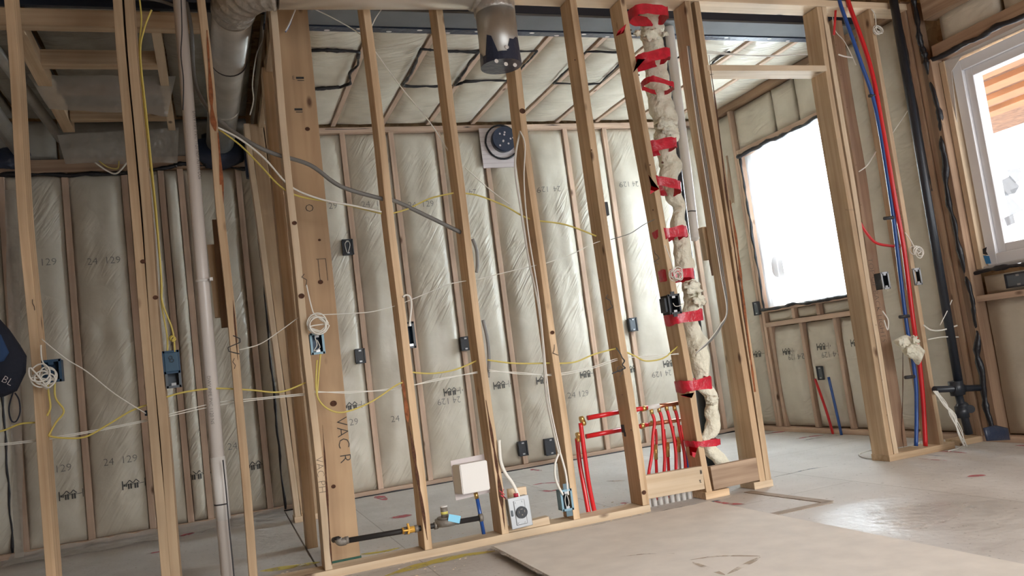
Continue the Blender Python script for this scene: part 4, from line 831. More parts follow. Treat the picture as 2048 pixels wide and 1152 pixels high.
tube('strap', px([(26, 785), (18, 815), (22, 840), (32, 843), (40, 825), (38, 800), (30, 786)], 4.0), .007, 'cloth', bg_, 6, 5, 0, .4)
# left edge board and film
tag(box('sheathing_edge', (-1.60, 6.00, 0), (-1.47, 6.14, 1.0), 'osb', None, .01), 'rough strand board edge at the lower left corner', 'board')
tag(board('stud', (-1.52, 6.07, 1.0), (-1.52, 6.07, 2.8), .10, .14, 'pine_dark'), 'dim stud standing on the strand board at the far left', 'stud')
sheetpx('poly_film', 'clear film hanging from the corner at the far left', [(8, 380), (36, 380), (48, 1115), (30, 1118)], 6.45, 'film', 4, 30, .03)
# white drain pipe
wp = thing('plastic_pipe', 'tall white plastic pipe standing in the open wall between studs', 'pipe', Vector((-.047, 4.12, 0)))
T0, T1 = Vector((-.045, 4.12, .0)), Vector((-.024, 4.12, 2.95)); cyl('pipe', T0, T1, .030, 'pvc', wp, 28)
zc = at(431, 915, 4.1).z; cyl('coupling', T0.lerp(T1, (zc - .01) / 2.95) - Vector((0, 0, .28)), T0.lerp(T1, zc / 2.95), .033, 'white', wp, 28)
zc = at(402, 561, 4.1).z; q = T0.lerp(T1, zc / 2.95); cyl('clamp', q - Vector((0, 0, .006)), q + Vector((0, 0, .006)), .0335, 'white', wp, 28); box('clamp_ear', (q.x + .03, 4.07, q.z - .008), (q.x + .046, 4.09, q.z + .008), 'white', wp)
zc = at(437, 1010, 4.1).z; q = T0.lerp(T1, zc / 2.95); cyl('band', q - Vector((0, 0, .003)), q + Vector((0, 0, .003)), .034, 'wire_k', wp, 28)
for (x, y, n_) in ((394, 290, 22), (421, 800, 12)):
    s_ = 'DWV PIPE PVC 1120 NSF ASTM D2665 HUB'[:n_ + 8]
    ink(s_, x, y, 4.087, .022, -PI / 2 - .005, wp, None, 'ink', 'pipe_print')
# short boards nailed behind stud C
for k, (x0, y0, x1, y1, w_, m_) in enumerate(((424, 440, 443, 655, .042, 'pine_dark'), (414, 490, 430, 635, .042, 'pine'))):
    tag(board('wood_block', at(x0 + 9, y0, 4.212 + .04 * k), at(x1 + 9, y1, 4.212 + .04 * k), w_, .038, m_), ['darker, taller', 'paler, shorter'][k] + ' short board behind the narrow stud beside the white pipe', 'block', 'short boards behind the narrow stud')
# ---- red water manifold
ma = thing('manifold', 'pair of copper manifolds with red hoses and brass shutoffs in the open wall', 'manifold', at(1330, 900, 4.3))
def pl(a): return [at(*p) for p in a]
cyl('red_header', at(1175, 836, 4.2), at(1243, 823, 4.2), .0135, 'red', ma); cyl('red_header', at(1172, 873, 4.27), at(1250, 858, 4.27), .0135, 'red', ma)
cyl('red_header', at(1262, 821, 4.2), at(1295, 815, 4.2), .0135, 'red', ma); cyl('red_header', at(1278, 853, 4.27), at(1300, 848, 4.27), .012, 'red', ma)
cyl('copper_header', at(1290, 816, 4.2), at(1358, 806, 4.2), .0125, 'copper', ma); cyl('copper_header', at(1296, 849, 4.27), at(1372, 838, 4.27), .0125, 'copper', ma)
mlab = cyl('label', at(1294, 816, 4.2), at(1318, 812, 4.2), .0142, 'white', ma)
for (x, y, Y) in ((1163, 838, 4.2), (1166, 846, 4.2), (1156, 870, 4.27), (1155, 880, 4.27), (1287, 817, 4.2), (1284, 852, 4.27), (1306, 846, 4.27)): cyl('brass_fitting', at(x - 3, y + 1, Y), at(x + 4, y - 1, Y), .016, 'brass', ma, 14)
tube('red_riser', pl([(1161, 846, 4.2), (1168, 900, 4.2), (1178, 970, 4.2), (1190, 1028, 4.2)]), .0125, 'red', ma, 12); tube('red_riser', pl([(1154, 878, 4.27), (1160, 930, 4.25), (1169, 980, 4.22), (1178, 1030, 4.2)]), .0125, 'red', ma, 12)
for k, (x, y, xm, ym, xb, yb) in enumerate(((1303, 822, 1306, 870, 1297, 950), (1318, 818, 1327, 880, 1328, 950), (1333, 815, 1347, 870, 1352, 940), (1349, 815, 1361, 870, 1371, 935))):
    cyl('brass_elbow', at(x - 1, y - 4, 4.2), at(x + 1, y + 6, 4.2), .011, 'brass', ma, 12)
    tube('red_hose', pl([(x + 1, y + 4, 4.2), (x + 6, y + 22, 4.2), (xm, ym, 4.2), ((xm + xb) / 2 + 2, (ym + yb) / 2, 4.2), (xb, yb, 4.2), (xb, yb + 30, 4.2)]), .0095, 'red', ma, 10)
for k, (x, y, xb, yb, c_) in enumerate(((1311, 858, 1313, 955, 'red'), (1328, 858, 1337, 950, 'red'), (1346, 852, 1359, 940, 'white'), (1362, 850, 1375, 925, 'blue'))):
    tube('short_hose', pl([(x, y, 4.27), (x + 2, y + 20, 4.27), (xb - 1, yb - 40, 4.27)]), .008, 'red', ma, 10)
    cyl('brass_shutoff', at(xb - 2, yb - 66, 4.265), at(xb - 1, yb - 36, 4.265), .0115, 'brass', ma, 12); cyl('shutoff_ring', at(xb - 2, yb - 56, 4.265), at(xb - 2, yb - 52, 4.265), .0135, 'brass', ma, 12)
    cyl('lower_stub', at(xb - 1, yb - 36, 4.265), at(xb + 3, yb + 45, 4.265), .009, c_, ma, 12)
for k in range(8): tag(cyl('pipe_sleeve', Vector((2.20 + k * .038, 4.17, 0)), Vector((2.20 + k * .038, 4.17, .10)), .014, 'white'), 'clear white pipe sleeve standing in the plate gap, %s from the left' % WORDS[k], 'pipe sleeve', 'pipe sleeves under the block')
for (x, y) in ((1246, 822), (1248, 857)):
    c = at(x, y, 4.16)
    bm = bmesh.new(); bx(bm, c + Vector((-.012, -.014, -.022)), c + Vector((.010, .014, .022)), None, .003); bx(bm, c + Vector((-.006, -.02, -.045)), c + Vector((.016, .006, -.018)), None, .004); frombm('pipe_clamp', bm, 'iron', ma)
# ---- pipe wrapped with wool and red tape
wr = thing('wrapped_pipe', 'drain pipe wrapped in pale wool and strapped with red tape', 'pipe', at(1420, 930, 4.2))
cyl('pipe', at(1300, -60, 4.27), at(1425, 940, 4.27), .042, 'abs', wr)
core = [(1298, -60, 4.25, .072), (1302, 30, 4.25, .074), (1307, 90, 4.25, .066), (1314, 150, 4.25, .072), (1320, 205, 4.24, .070), (1330, 240, 4.22, .066), (1333, 270, 4.20, .074), (1328, 292, 4.2, .050), (1340, 330, 4.23, .064), (1338, 362, 4.2, .048), (1348, 392, 4.2, .050), (1360, 415, 4.2, .036), (1356, 445, 4.2, .046), (1362, 468, 4.2, .046), (1366, 505, 4.2, .062), (1372, 540, 4.2, .052), (1378, 560, 4.2, .040), (1385, 590, 4.2, .056), (1383, 612, 4.2, .050), (1378, 632, 4.2, .038), (1388, 670, 4.2, .062), (1396, 705, 4.2, .066), (1402, 745, 4.2, .048), (1400, 768, 4.2, .036), (1421, 790, 4.2, .038), (1425, 830, 4.2, .048), (1424, 860, 4.2, .040), (1408, 884, 4.2, .026), (1420, 900, 4.2, .036), (1445, 925, 4.2, .040), (1455, 938, 4.2, .030)]
for nm, a0, a1 in (('wool_wrap', 0, 8), ('wool_wrap', 7, 20), ('wool_wrap', 19, 24), ('wool_wrap', 23, 28), ('wool_wrap', 27, 31)):
    seg_ = core[a0:a1]; bm = bmesh.new(); pp = smoothpts([at(a, b, Y) for a, b, Y, r in seg_], 7); n = len(pp); m_ = len(seg_)
    rr = []
    for i in range(n):
        f = i * (m_ - 1) / (n - 1); k = min(m_ - 2, int(f)); rr.append(seg_[k][3] * (1 - f + k) + seg_[k + 1][3] * (f - k))
    tube_bm(bm, pp, rr, 26, True, .36, 1.0, 11.0); frombm(nm, bm, 'fluff', wr, None, True)
for (x, y, r_) in ((1385, 575, .055), (1398, 600, .042), (1333, 250, .06), (1340, 262, .05), (1302, 70, .05), (1275, 66, .022), (1330, 68, .02), (1295, 66, .03), (1424, 800, .035)): sphere('wool_tuft', at(x, y, 4.14), r_, 'fluff', wr, (1, .7, .7), .9, 20)
def band(x0, x1, y0, y1, Yc=4.15, dy=.13, h_=.026, name='red_tape', k=0):
    """tape wound round stud and pipe"""
    a, b_ = at(x0, y0, Yc), at(x1, y1, Yc); c = (a + b_) / 2; rx = (b_ - a).length / 2; sl = (b_.z - a.z) / (b_.x - a.x)
    bm = bmesh.new(); n = 36; rr = []
    for i in range(n):
        t = 2 * PI * i / n; cx_, cy_ = math.copysign(abs(math.cos(t)) ** .45, math.cos(t)) * rx, math.copysign(abs(math.sin(t)) ** .6, math.sin(t)) * dy
        w = 1 + .4 * noise.noise(Vector((t * 2, k * 3.3, 0))); jz = .006 * noise.noise(Vector((t * 3, k, 7)))
        rr.append([bm.verts.new((c.x + cx_ * (1 + .02 * s), c.y + cy_ + .004 * noise.noise(Vector((t * 4, k, s))), c.z + sl * cx_ + s * h_ * w + jz)) for s in (-1, 0, 1)])
    for i in range(n):
        for s in (0, 1): bm.faces.new((rr[i][s], rr[(i + 1) % n][s], rr[(i + 1) % n][s + 1], rr[i][s + 1]))
    return frombm(name, bm, 'redtape', wr, None, True)
for k, a in enumerate(((1262, 1330, 28, 33), (1268, 1333, 128, 112), (1290, 1340, 165, 180), (1286, 1346, 300, 290), (1296, 1354, 366, 378), (1311, 1367, 472, 466), (1324, 1380, 552, 549), (1336, 1398, 641, 630), (1358, 1415, 774, 764), (1377, 1432, 888, 882))):
    bnd = band(*a, k=k, h_=(.031 if k not in (2, 9) else .017), Yc=4.118, dy=.08)
flapx('tape_tail', [at(1252, 48, 4.03), at(1236, 62, 4.03), at(1232, 72, 4.03), at(1247, 66, 4.03)], 'redtape', wr); flapx('tape_tail', [at(1266, 145, 4.02), at(1290, 118, 4.02), at(1275, 118, 4.02)], 'redtape', wr); flapx('tape_tail', [at(1297, 350, 4.0), at(1318, 378, 4.0), at(1300, 388, 4.0), at(1302, 372, 4.0)], 'redtape', wr); flapx('tape_tail', [at(1360, 790, 4.0), at(1388, 785, 4.0), at(1383, 796, 4.0), at(1366, 793, 4.0)], 'redtape', wr); flapx('tape_tail', [at(1378, 893, 4.0), at(1394, 896, 4.0), at(1389, 915, 4.0), at(1380, 910, 4.0)], 'redtape', wr)
wp2 = thing('plastic_pipe', 'hazy white vent pipe with a capped end behind the wrapped pipe', 'pipe', at(1385, 465, 4.6))
tube('pipe', pl([(1335, 40, 4.6), (1352, 180, 4.6), (1372, 340, 4.6), (1384, 440, 4.6), (1388, 478, 4.6)]), .036, 'white', wp2, 20); sphere('pipe_cap', at(1388, 470, 4.6), .040, 'white', wp2, (1, 1, 1.1))
tube('tie', pl([(1372, 425, 4.55), (1380, 422, 4.55), (1392, 422, 4.55)]), .003, 'wire_k', wp2, 6)
for k, (x0, y0, x1, y1, w_, m_) in enumerate(((1404, 455, 1415, 520, .030, 'pine'), (1414, 455, 1432, 550, .032, 'pine_dark'), (1421, 455, 1440, 545, .025, 'box_grey'))):
    tag(board('wood_block', at(x0, y0, 4.24), at(x1, y1, 4.24), w_, .05, m_), ['pale', 'reddish', 'grey'][k] + ' short block between the wrapped pipe and the doorway studs', 'block', 'short blocks by the doorway studs')
tag(board('stud', at(1437, 552, 4.22), at(1491, 945, 4.22), .045, .04, 'pine_pale'), 'short pale board behind the stud pair left of the doorway', 'stud')
# ---- red and blue lines by the doorway
lb = thing('water_line', 'blue water line rising beside the doorway post', 'water pipe', Vector((4.14, 4.12, 0)), 'water lines by the doorway')
tube('blue_pipe', pl([(1832, 892, 4.10), (1833, 820, 4.10), (1830, 750, 4.09), (1812, 640, 4.07), (1797, 520, 4.05), (1782, 400, 4.03), (1752, 220, 4.02), (1720, 120, 4.02), (1682, 12, 4.04), (1678, -10, 4.05)]), .0125, 'blue', lb, 14, 6)
lr = thing('water_line', 'thick red water line rising beside the blue one', 'water pipe', Vector((4.21, 4.12, 0)), 'water lines by the doorway')
tube('red_pipe', pl([(1851, 892, 4.09), (1846, 800, 4.08), (1838, 720, 4.06), (1826, 640, 4.03), (1808, 500, 4.02), (1790, 400, 4.01), (1766, 260, 4.01), (1740, 130, 4.01), (1700, 14, 4.03), (1694, -10, 4.04)]), .0145, 'red', lr, 14, 6)
tube('branch_pipe', pl([(1720, 445, 4.12), (1736, 470, 4.12), (1755, 487, 4.12), (1792, 493, 4.12)]), .009, 'red', lr, 10, 6); cyl('brass_tee', at(1790, 493, 4.11), at(1800, 493, 4.11), .013, 'copper', lr, 12)
tube('short_pipe', pl([(1672, 10, 4.10), (1670, 40, 4.10), (1668, 70, 4.12)]), .008, 'red', lr, 10)
for (x, y) in ((1745, 190), (1775, 435), (1806, 632), (1817, 753)): cyl('tie', at(x - 7, y + 2, 4.02), at(x + 12, y, 4.01), .011, 'wire_k', lb, 8)
wad = thing('wool_wad', 'torn wad of white wool stuck on the red and blue lines', 'insulation', at(1815, 695, 4.02))
blob('wool', [(1790, 680), (1806, 672), (1822, 668), (1842, 673), (1840, 690), (1842, 705), (1832, 722), (1826, 731), (1820, 722), (1806, 712), (1800, 697)], 4.05, .05, 'fluff', wad, .12)
for (x, y, r_) in ((1802, 684, .02), (1830, 680, .025), (1820, 700, .03)): sphere('tuft', at(x, y, 4.0), r_, 'fluff', wad, (1, .6, 1), 1.0)
# ---- black drain stack
dr = thing('drain_stack', 'black plastic drain stack with a cross tee near the floor by the right wall', 'drain pipe', Vector((4.6, 4.0, 0)))
YD = 4.0
cyl('stack_pipe', at(1787, 0, YD), at(1918, 770, YD), .027, 'abs', dr, 24)
cyl('cross_arm', at(1869, 779, YD), at(2000, 774, YD), .021, 'abs', dr, 20); cyl('tee_hub', at(1910, 762, YD), at(1916, 790, YD), .044, 'abs', dr, 24); cyl('lower_pipe', at(1916, 785, YD), at(1938, 868, YD), .024, 'abs', dr, 24)
cyl('trap_hub', at(1922, 812, YD), at(1926, 835, YD), .040, 'abs', dr, 24); sphere('trap_bend', at(1925, 815, YD), .042, 'abs', dr); cyl('cleanout_cap', at(1941, 818, YD - .05), at(1941, 818, YD - .01), .026, 'abs', dr, 20)
cyl('arm_hub', at(1904, 778, YD), at(1926, 777, YD), .030, 'abs', dr, 20); cyl('arm_end', at(1985, 775, YD), at(2002, 774, YD), .025, 'abs', dr, 20)
for k in range(7):
    random.seed(40 + k); q = [(1866 + random.uniform(0, 10), 782), (1885 + 4 * k % 9, 805 + k), (1905 + random.uniform(-6, 8), 830), (1920 + random.uniform(-6, 6), 862), (1930 + random.uniform(-5, 5), 892)]
    cable('white wire of the loose bundle hanging by the black drain stack', q, 'wire_w', .003, 3.90, 'white wires by the drain stack', 'loose_wire', 'wire')
random.seed(5)
for k, (x, y, r_) in enumerate(((1909, 593, .03), (1913, 625, .022), (1918, 652, .028), (1921, 668, .03))):
    bm = bmesh.new(); c = atx(x, y, 4.655); n = 9; vs = [bm.verts.new(c + Vector((-.002, r_ * random.uniform(.4, 1.1) * math.cos(2 * PI * i / n), r_ * random.uniform(.5, 1.3) * math.sin(2 * PI * i / n)))) for i in range(n)]; bm.faces.new(vs)
    r0 = bmesh.ops.extrude_face_region(bm, geom=bm.faces[:]); bmesh.ops.translate(bm, verts=[v for v in r0['geom'] if isinstance(v, bmesh.types.BMVert)], vec=(.02, 0, 0))
    tag(frombm('sealant_blob', bm, 'maroon'), 'maroon sealant splat on the stud stack right of the drain, %s from the top' % WORDS[k], 'sealant', 'maroon sealant splats')
tag(blob('tape_patch', [(1963, 856), (1990, 850), (2018, 856), (2023, 880), (1970, 882)], 3.72, .02, 'navy', None), 'navy waterproof patch at the foot of the right wall', 'tape')
# ================================================================== cables
cy = lambda lb_, p, **k: cable(lb_, p, 'wire_y', k.pop('r', .0045), **k)
cw = lambda lb_, p, **k: cable(lb_, p, 'wire_w', k.pop('r', .003), **k)
cy('yellow cable fanning from the duct down to the stud right of the wide post', [(437, 258), (480, 290), (520, 330), (560, 372), (600, 393), (680, 407), (763, 427)], Y=4.08)
cw('white cable fanning from the duct down to the stud right of the wide post', [(435, 255), (480, 278), (530, 318), (580, 372), (640, 398), (700, 410), (763, 424)], Y=4.06, r=.005)
cy('yellow cable rising between two studs right of the wide post', [(780, 428), (815, 418), (860, 397), (907, 386)]); cy('yellow cable sagging past the white cables to the fourth stud', [(925, 386), (960, 392), (1010, 412), (1060, 438), (1130, 449), (1192, 472)])
cy('yellow cable sag reaching in from the left frame edge', [(-20, 868), (10, 860), (40, 848), (72, 845)]); cy('yellow cable swooping from the leftmost stud to the doubled stud', [(98, 872), (125, 876), (170, 874), (215, 850), (262, 822), (300, 808)])
cy('yellow cable passing behind the white plastic pipe', [(330, 795), (370, 784), (430, 777), (500, 780), (560, 784), (612, 765)]); cy('yellow cable looping low across the wide post', [(634, 720), (632, 770), (638, 800), (660, 820), (690, 824), (740, 805), (790, 772), (805, 765)], Y=4.04)
cy('yellow cable crossing waist high to the outlet stud', [(818, 744), (860, 747), (900, 742), (930, 732), (960, 718)]); cy('yellow cable crossing waist high to the duct stud', [(975, 720), (1020, 726), (1060, 727), (1105, 726)]); cy('yellow cable rising to the fourth stud, waist high', [(1110, 727), (1150, 724), (1190, 708), (1232, 697)]); cy('yellow cable dipping between the last stud and the wrapped pipe', [(1250, 703), (1270, 712), (1292, 722), (1325, 717), (1345, 702), (1360, 688)])
cy('yellow cable dropping straight from the navy box on the leftmost stud', [(95, 762), (98, 790), (101, 815), (94, 832)]); cy('yellow cable bowing out below the navy box on the leftmost stud', [(110, 762), (111, 795), (128, 822), (112, 845), (97, 872)])
cy('left yellow cable down the doubled stud', [(278, -10), (283, 40), (279, 105), (290, 230), (300, 320), (310, 420), (321, 540), (323, 605), (334, 670), (335, 705)], Y=4.08); cy('right yellow cable down the doubled stud', [(303, 20), (288, 60), (281, 110), (293, 230), (303, 330), (313, 430), (323, 560), (325, 605), (345, 660), (350, 705)], Y=4.06)
cy('yellow cable loop under the left ceiling film', [(198, 322), (215, 334), (235, 337), (238, 322)], Y=6.2); cw('white cable loop under the left ceiling film', [(190, 325), (215, 342), (235, 346), (258, 320)], Y=6.2, r=.006)
cy('yellow cable pair member below the navy box before the wide post', [(641, 708), (638, 740), (634, 790)], Y=4.05)
cable('thick grey cable from the ceiling to the third stud right of the white pipe', [(372, 0, 4.5), (383, 60, 4.5), (388, 150, 4.4), (404, 200, 4.3), (440, 243, 4.2), (500, 285, 4.1), (550, 308, 4.1), (620, 330, 4.08), (680, 372, 4.08), (758, 396, 4.1), (790, 402, 4.1), (850, 430, 4.1), (922, 465, 4.1)], 'wire_g', .011)
cable('dark cable down the right side of the outlet stud, upper run', [(945, 478), (953, 500), (955, 530), (953, 545)], 'wire_g', .009, 4.12); cable('dark cable down the right side of the outlet stud, lower run', [(966, 640), (975, 680), (978, 720), (976, 755)], 'wire_g', .009, 4.12)
cable('grey cable bent across the top left, before the white pipe', [(285, -5), (320, 2), (350, 12)], 'wire_g', .008, 4.3); cable('black cable hanging beside the white plastic pipe', [(362, -10), (364, 60), (362, 110), (367, 160), (366, 220)], 'wire_k', .003, 4.02)
cable('black cable down the white pipe near the floor', [(446, 920), (453, 990), (459, 1060), (466, 1130), (468, 1155)], 'wire_k', .0035, 4.05)
cable('white wire pulled across the ceiling beam to the second stud', [(622, 15), (660, 33), (700, 55), (725, 72)], 'wire_w', .003, 4.2); cw('white wire slanting down past the hanging duct', [(748, 100), (805, 178), (860, 245), (903, 312)], Y=4.15); cw('white wire slanting on toward the white cabled stud', [(930, 335), (975, 375), (1020, 410)], Y=4.15)
cw('short white wire beside the second stud under the cross duct', [(765, 16), (752, 35), (744, 52)], Y=4.2); cable('short white wire poking from a hole in the wide post', [(592, 16), (580, 45), (571, 62)], 'wire_w', .004, 4.3); cable('short blue wire poking from a hole in the wide post', [(586, 30), (578, 52), (571, 64)], 'blue', .004, 4.31)
for k, dy_ in enumerate((0, 3)):
    cw('thin white wire run, %s of two, from the left edge past the doubled stud' % ['upper', 'lower'][k], [(-10, 889 + dy_), (68, 880 + dy_), (180, 862 + dy_), (300, 838 + dy_), (430, 806 + dy_ * 2), (520, 796 + dy_), (610, 787 + dy_)], Y=4.13, r=.0025); cw('thin white wire run, %s of two, from the wide post to the outlet stud' % ['upper', 'lower'][k], [(625, 782 + dy_), (700, 786 - dy_), (790, 776 + dy_), (870, 762 - dy_), (960, 742 + dy_)], Y=4.10, r=.0025)
    cw('thin white wire run, %s of two, from the outlet stud to the wrapped pipe' % ['upper', 'lower'][k], [(978, 740 + dy_), (1040, 748 - dy_), (1110, 748 + dy_), (1180, 735 + dy_), (1240, 716 + dy_), (1300, 714 - dy_), (1370, 705 + dy_)], Y=4.10, r=.0025)
cw('thin white wire slanting from the leftmost stud to the doubled stud', [(83, 678), (130, 716), (175, 744), (230, 788), (292, 827)], Y=4.08, r=.0025)
cw('thin white wire from the narrow stud up to the wide post', [(478, 700), (520, 688), (560, 662), (606, 628)], Y=4.12, r=.0025); cw('thin white wire across the wide post to the second stud', [(620, 630), (680, 628), (740, 624), (790, 612)], r=.0025); cw('thin white wire rising between second and third stud', [(806, 606), (850, 588), (900, 568), (945, 560)], r=.0025); cw('thin white wire rising between third and duct stud', [(952, 560), (1010, 545), (1075, 530)], r=.0025)
cw('thin white wire rising from the duct stud to the fourth stud', [(1090, 527), (1140, 510), (1180, 490), (1208, 480)], r=.0025); cable('thin dark wire rising from the fourth stud to the wrapped pipe', [(1222, 479), (1260, 467), (1290, 448), (1318, 435)], 'wire_g', .0025)
cw('left white cable down the duct stud', [(1040, 262), (1030, 330), (1042, 420), (1058, 520), (1078, 620), (1088, 720), (1092, 790), (1106, 860), (1118, 910)], Y=4.08, r=.006); cw('right white cable down the duct stud', [(1040, 262), (1050, 290), (1048, 360), (1056, 460), (1078, 600), (1094, 760), (1104, 830), (1122, 910)], Y=4.05, r=.004)
cw('white cable bowing into the pale blue box, outer', [(1117, 908), (1110, 930), (1112, 960), (1126, 990)], Y=4.04, r=.006); cw('white cable bowing into the pale blue box, inner', [(1120, 905), (1130, 940), (1134, 965), (1136, 990)], Y=4.05, r=.006)
for k in range(3): cable('grey wire of a bundle down the doorway stud pair, %s of three' % WORDS[k], [(1374 + k * 2, 92), (1390 + k * 3, 220), (1418 + k * 3, 400), (1440 + k * 3, 540), (1453 + k, 620), (1440, 650 + 4 * k), (1420, 678 + 3 * k), (1392, 706)], 'wire_g' if k else 'wire_w', .0028, 4.035, 'wires down the doorway studs')
for k in range(3): cw('thin white wire over the doorway header, %s of three' % WORDS[k], [(1405, 100 + 3 * k), (1470, 108 + k), (1540, 113 - k), (1632, 106 + k)], Y=4.2, r=.0022, group='wires over the doorway header')
cw('white wire behind the doorway post top', [(1664, 25), (1670, 60), (1690, 85), (1712, 130)], Y=4.2); cw('white cable stub between doorway post and blue line', [(1677, 109), (1690, 113), (1704, 115)], Y=4.15, r=.005)
cw('white cable hook at the doorway post below the film window top', [(1718, 343), (1735, 330), (1752, 303)], Y=4.15, r=.004); cw('thin white wire from the thin stud to the black drain', [(1779, 275), (1795, 252), (1815, 222)], Y=4.1); cw('white cable curving to the drain, upper', [(1847, 650), (1862, 660), (1885, 660), (1914, 651)], Y=4.0, r=.005); cw('white cable curving to the drain, lower', [(1856, 679), (1885, 674), (1917, 674)], Y=4.0, r=.004); cw('white wire slanting up to a maroon splat', [(1880, 650), (1893, 625), (1904, 600)], Y=3.98)
cw('white cable curl below the ragged edge of the doorway post', [(1765, 622), (1776, 640), (1775, 660), (1768, 640)], Y=4.02, r=.004)
coil('white wire coil hanging high between the doorway studs', 1755, 60, 4.03, .035, loops=4, seed=23, lead=[(1742, 18), (1750, 30)], wire=.003); coil('white wire coil on the thin stud above its grey rimmed box', 1832, 503, 3.99, .033, loops=4, seed=25, lead=[(1810, 465), (1822, 482)], wire=.0032)
cable('white cable loop lying on the floor by the doorway post', [atz(a, b, .006) for a, b in ((1790, 897), (1745, 900), (1722, 906), (1720, 912), (1740, 917), (1770, 918))], 'wire_w', .005, world=True); cable('white cable lying on the floor in front of the drain stack', [atz(a, b, .006) for a, b in ((1932, 888), (1915, 897), (1896, 902))], 'wire_w', .004, world=True)
cw('white cable end behind the black cable of the leaning plates', [(525, 45), (525, 80), (513, 110), (505, 165), (507, 200), (500, 230)], Y=4.8, r=.004)
# ================================================================== floor things
sh = thing('drywall_sheet', 'large sheet of drywall lying on the floor in the foreground', 'drywall', Vector((1.77, 2.6, .0)))
bm = bmesh.new(); bx(bm, (1.165, 1.40, .022), (2.395, 3.85, .035), None, .002); frombm('sheet', bm, 'drywall', sh)
bm = bmesh.new(); n = 60
for side in (0,):
    pr = []
    for i in range(n + 1):
        y = 1.4 + 2.45 * i / n; j = .010 * noise.noise(Vector((y * 14, 1, 0))) + .012 * abs(noise.noise(Vector((y * 30, 4, 0)))); pr.append((bm.verts.new((1.168, y, .0345)), bm.verts.new((1.158 - j, y, .028)), bm.verts.new((1.162 - j * .6, y, .021))))
    for i in range(n):
        bm.faces.new((pr[i][0], pr[i + 1][0], pr[i + 1][1], pr[i][1])); bm.faces.new((pr[i][1], pr[i + 1][1], pr[i + 1][2], pr[i][2]))
frombm('torn_edge', bm, plain('gypsum_edge', (.5, .46, .42), .95, bump=.6, bs=90, var=.3), sh)
tag(box('wood_block', (1.24, 1.5, 0), (1.33, 3.7, .022), 'pine_old'), 'dark batten under the left edge of the drywall sheet', 'block')
tag(box('wood_block', (2.2, 1.5, 0), (2.3, 3.8, .022), 'pine_old'), 'batten under the right edge of the drywall sheet', 'block')
def splash(label, pts, w, mat, z=.0025, k=0):
    P_ = smoothpts([atz(a, b, z) for a, b in pts], 8); bm = bmesh.new(); L_ = []
    for i, p in enumerate(P_):
        d_ = (P_[min(len(P_) - 1, i + 1)] - P_[max(0, i - 1)]).normalized(); nrm = Vector((-d_.y, d_.x, 0)); f = w * (.55 + .7 * abs(noise.noise(p * 5))) * min(1, .15 + 3 * min(i, len(P_) - 1 - i) / len(P_))
        L_.append((bm.verts.new(p + nrm * f), bm.verts.new(p - nrm * f)))
    for i in range(len(L_) - 1): bm.faces.new((L_[i][0], L_[i][1], L_[i + 1][1], L_[i + 1][0]))
    return tag(frombm('paint_mark', bm, mat), label, 'paint mark', 'spray paint marks on the floor')
splash('yellow spray stripe on the floor in front of the long plate', [(770, 1152), (850, 1128), (920, 1112), (990, 1102)], .06, 'p_yellow'); splash('faint yellow stripe on the floor behind the gas line', [(722, 1108), (760, 1104), (805, 1094)], .035, 'p_yellow'); splash('yellow smear on the dim floor left of the narrow posts', [(520, 1142), (580, 1134), (640, 1124)], .06, 'p_yellow')
splash('small red mark near the foot of the back wall, right of the wide post', [(752, 992), (764, 996), (772, 1000)], .05, 'p_red'); splash('red oval mark on the floor behind the gas line', [(778, 1036), (800, 1033), (824, 1030)], .07, 'p_red'); splash('red mark on the floor in the left room near the back wall', [(366, 1072), (378, 1066), (388, 1064)], .06, 'p_red'); splash('long faint red mark on the left room floor', [(292, 1108), (315, 1104), (345, 1100)], .03, 'p_red')
splash('red hook mark on the floor behind the duct stud', [(1065, 970), (1090, 966), (1120, 965)], .03, 'p_red'); splash('red bar mark below the hook mark on the floor', [(1075, 980), (1100, 982), (1118, 978)], .02, 'p_red'); splash('tiny red mark near the two low back wall boxes', [(1062, 938), (1070, 940), (1084, 941)], .03, 'p_red')
splash('red dab between plate and drywall sheet, left', [(1018, 1096), (1030, 1092), (1046, 1089)], .022, 'p_red'); splash('red dab between plate and drywall sheet, right', [(1052, 1084), (1064, 1080), (1078, 1078)], .022, 'p_red'); splash('tiny red dab in front of the duct stud', [(1146, 1066), (1152, 1065), (1160, 1064)], .012, 'p_red')
splash('blue smudge in front of the plate end', [(1180, 1054), (1200, 1050), (1225, 1045)], .05, 'p_blue'); splash('long blue smudge in front of the pipe sleeves', [(1310, 1028), (1340, 1020), (1390, 1010), (1440, 1000)], .05, 'p_blue'); splash('small blue smudge left of the drywall sheet corner', [(975, 1100), (990, 1096), (1000, 1093)], .03, 'p_blue')
splash('red stroke in front of the wrapped pipe foot', [(1428, 1002), (1455, 1007), (1490, 1008)], .025, 'p_red'); splash('brown scuff behind the red manifold', [(1212, 962), (1230, 962), (1250, 961)], .03, 'p_brown'); splash('red smudge behind the last stud', [(1240, 1006), (1250, 1006), (1258, 1006)], .02, 'p_red')
splash('teal chalk line on the floor beyond the doorway', [(1542, 955), (1580, 947), (1620, 938), (1656, 933)], .014, 'p_teal'); splash('red line on the floor under the red stub pipe', [(1592, 878), (1620, 873), (1648, 870)], .025, 'p_red'); splash('blue line on the floor beside the blue stub pipe', [(1606, 881), (1640, 875), (1680, 871)], .025, 'p_blue'); splash('red line on the floor near the far corner', [(1530, 868), (1550, 865), (1575, 862)], .03, 'p_red')
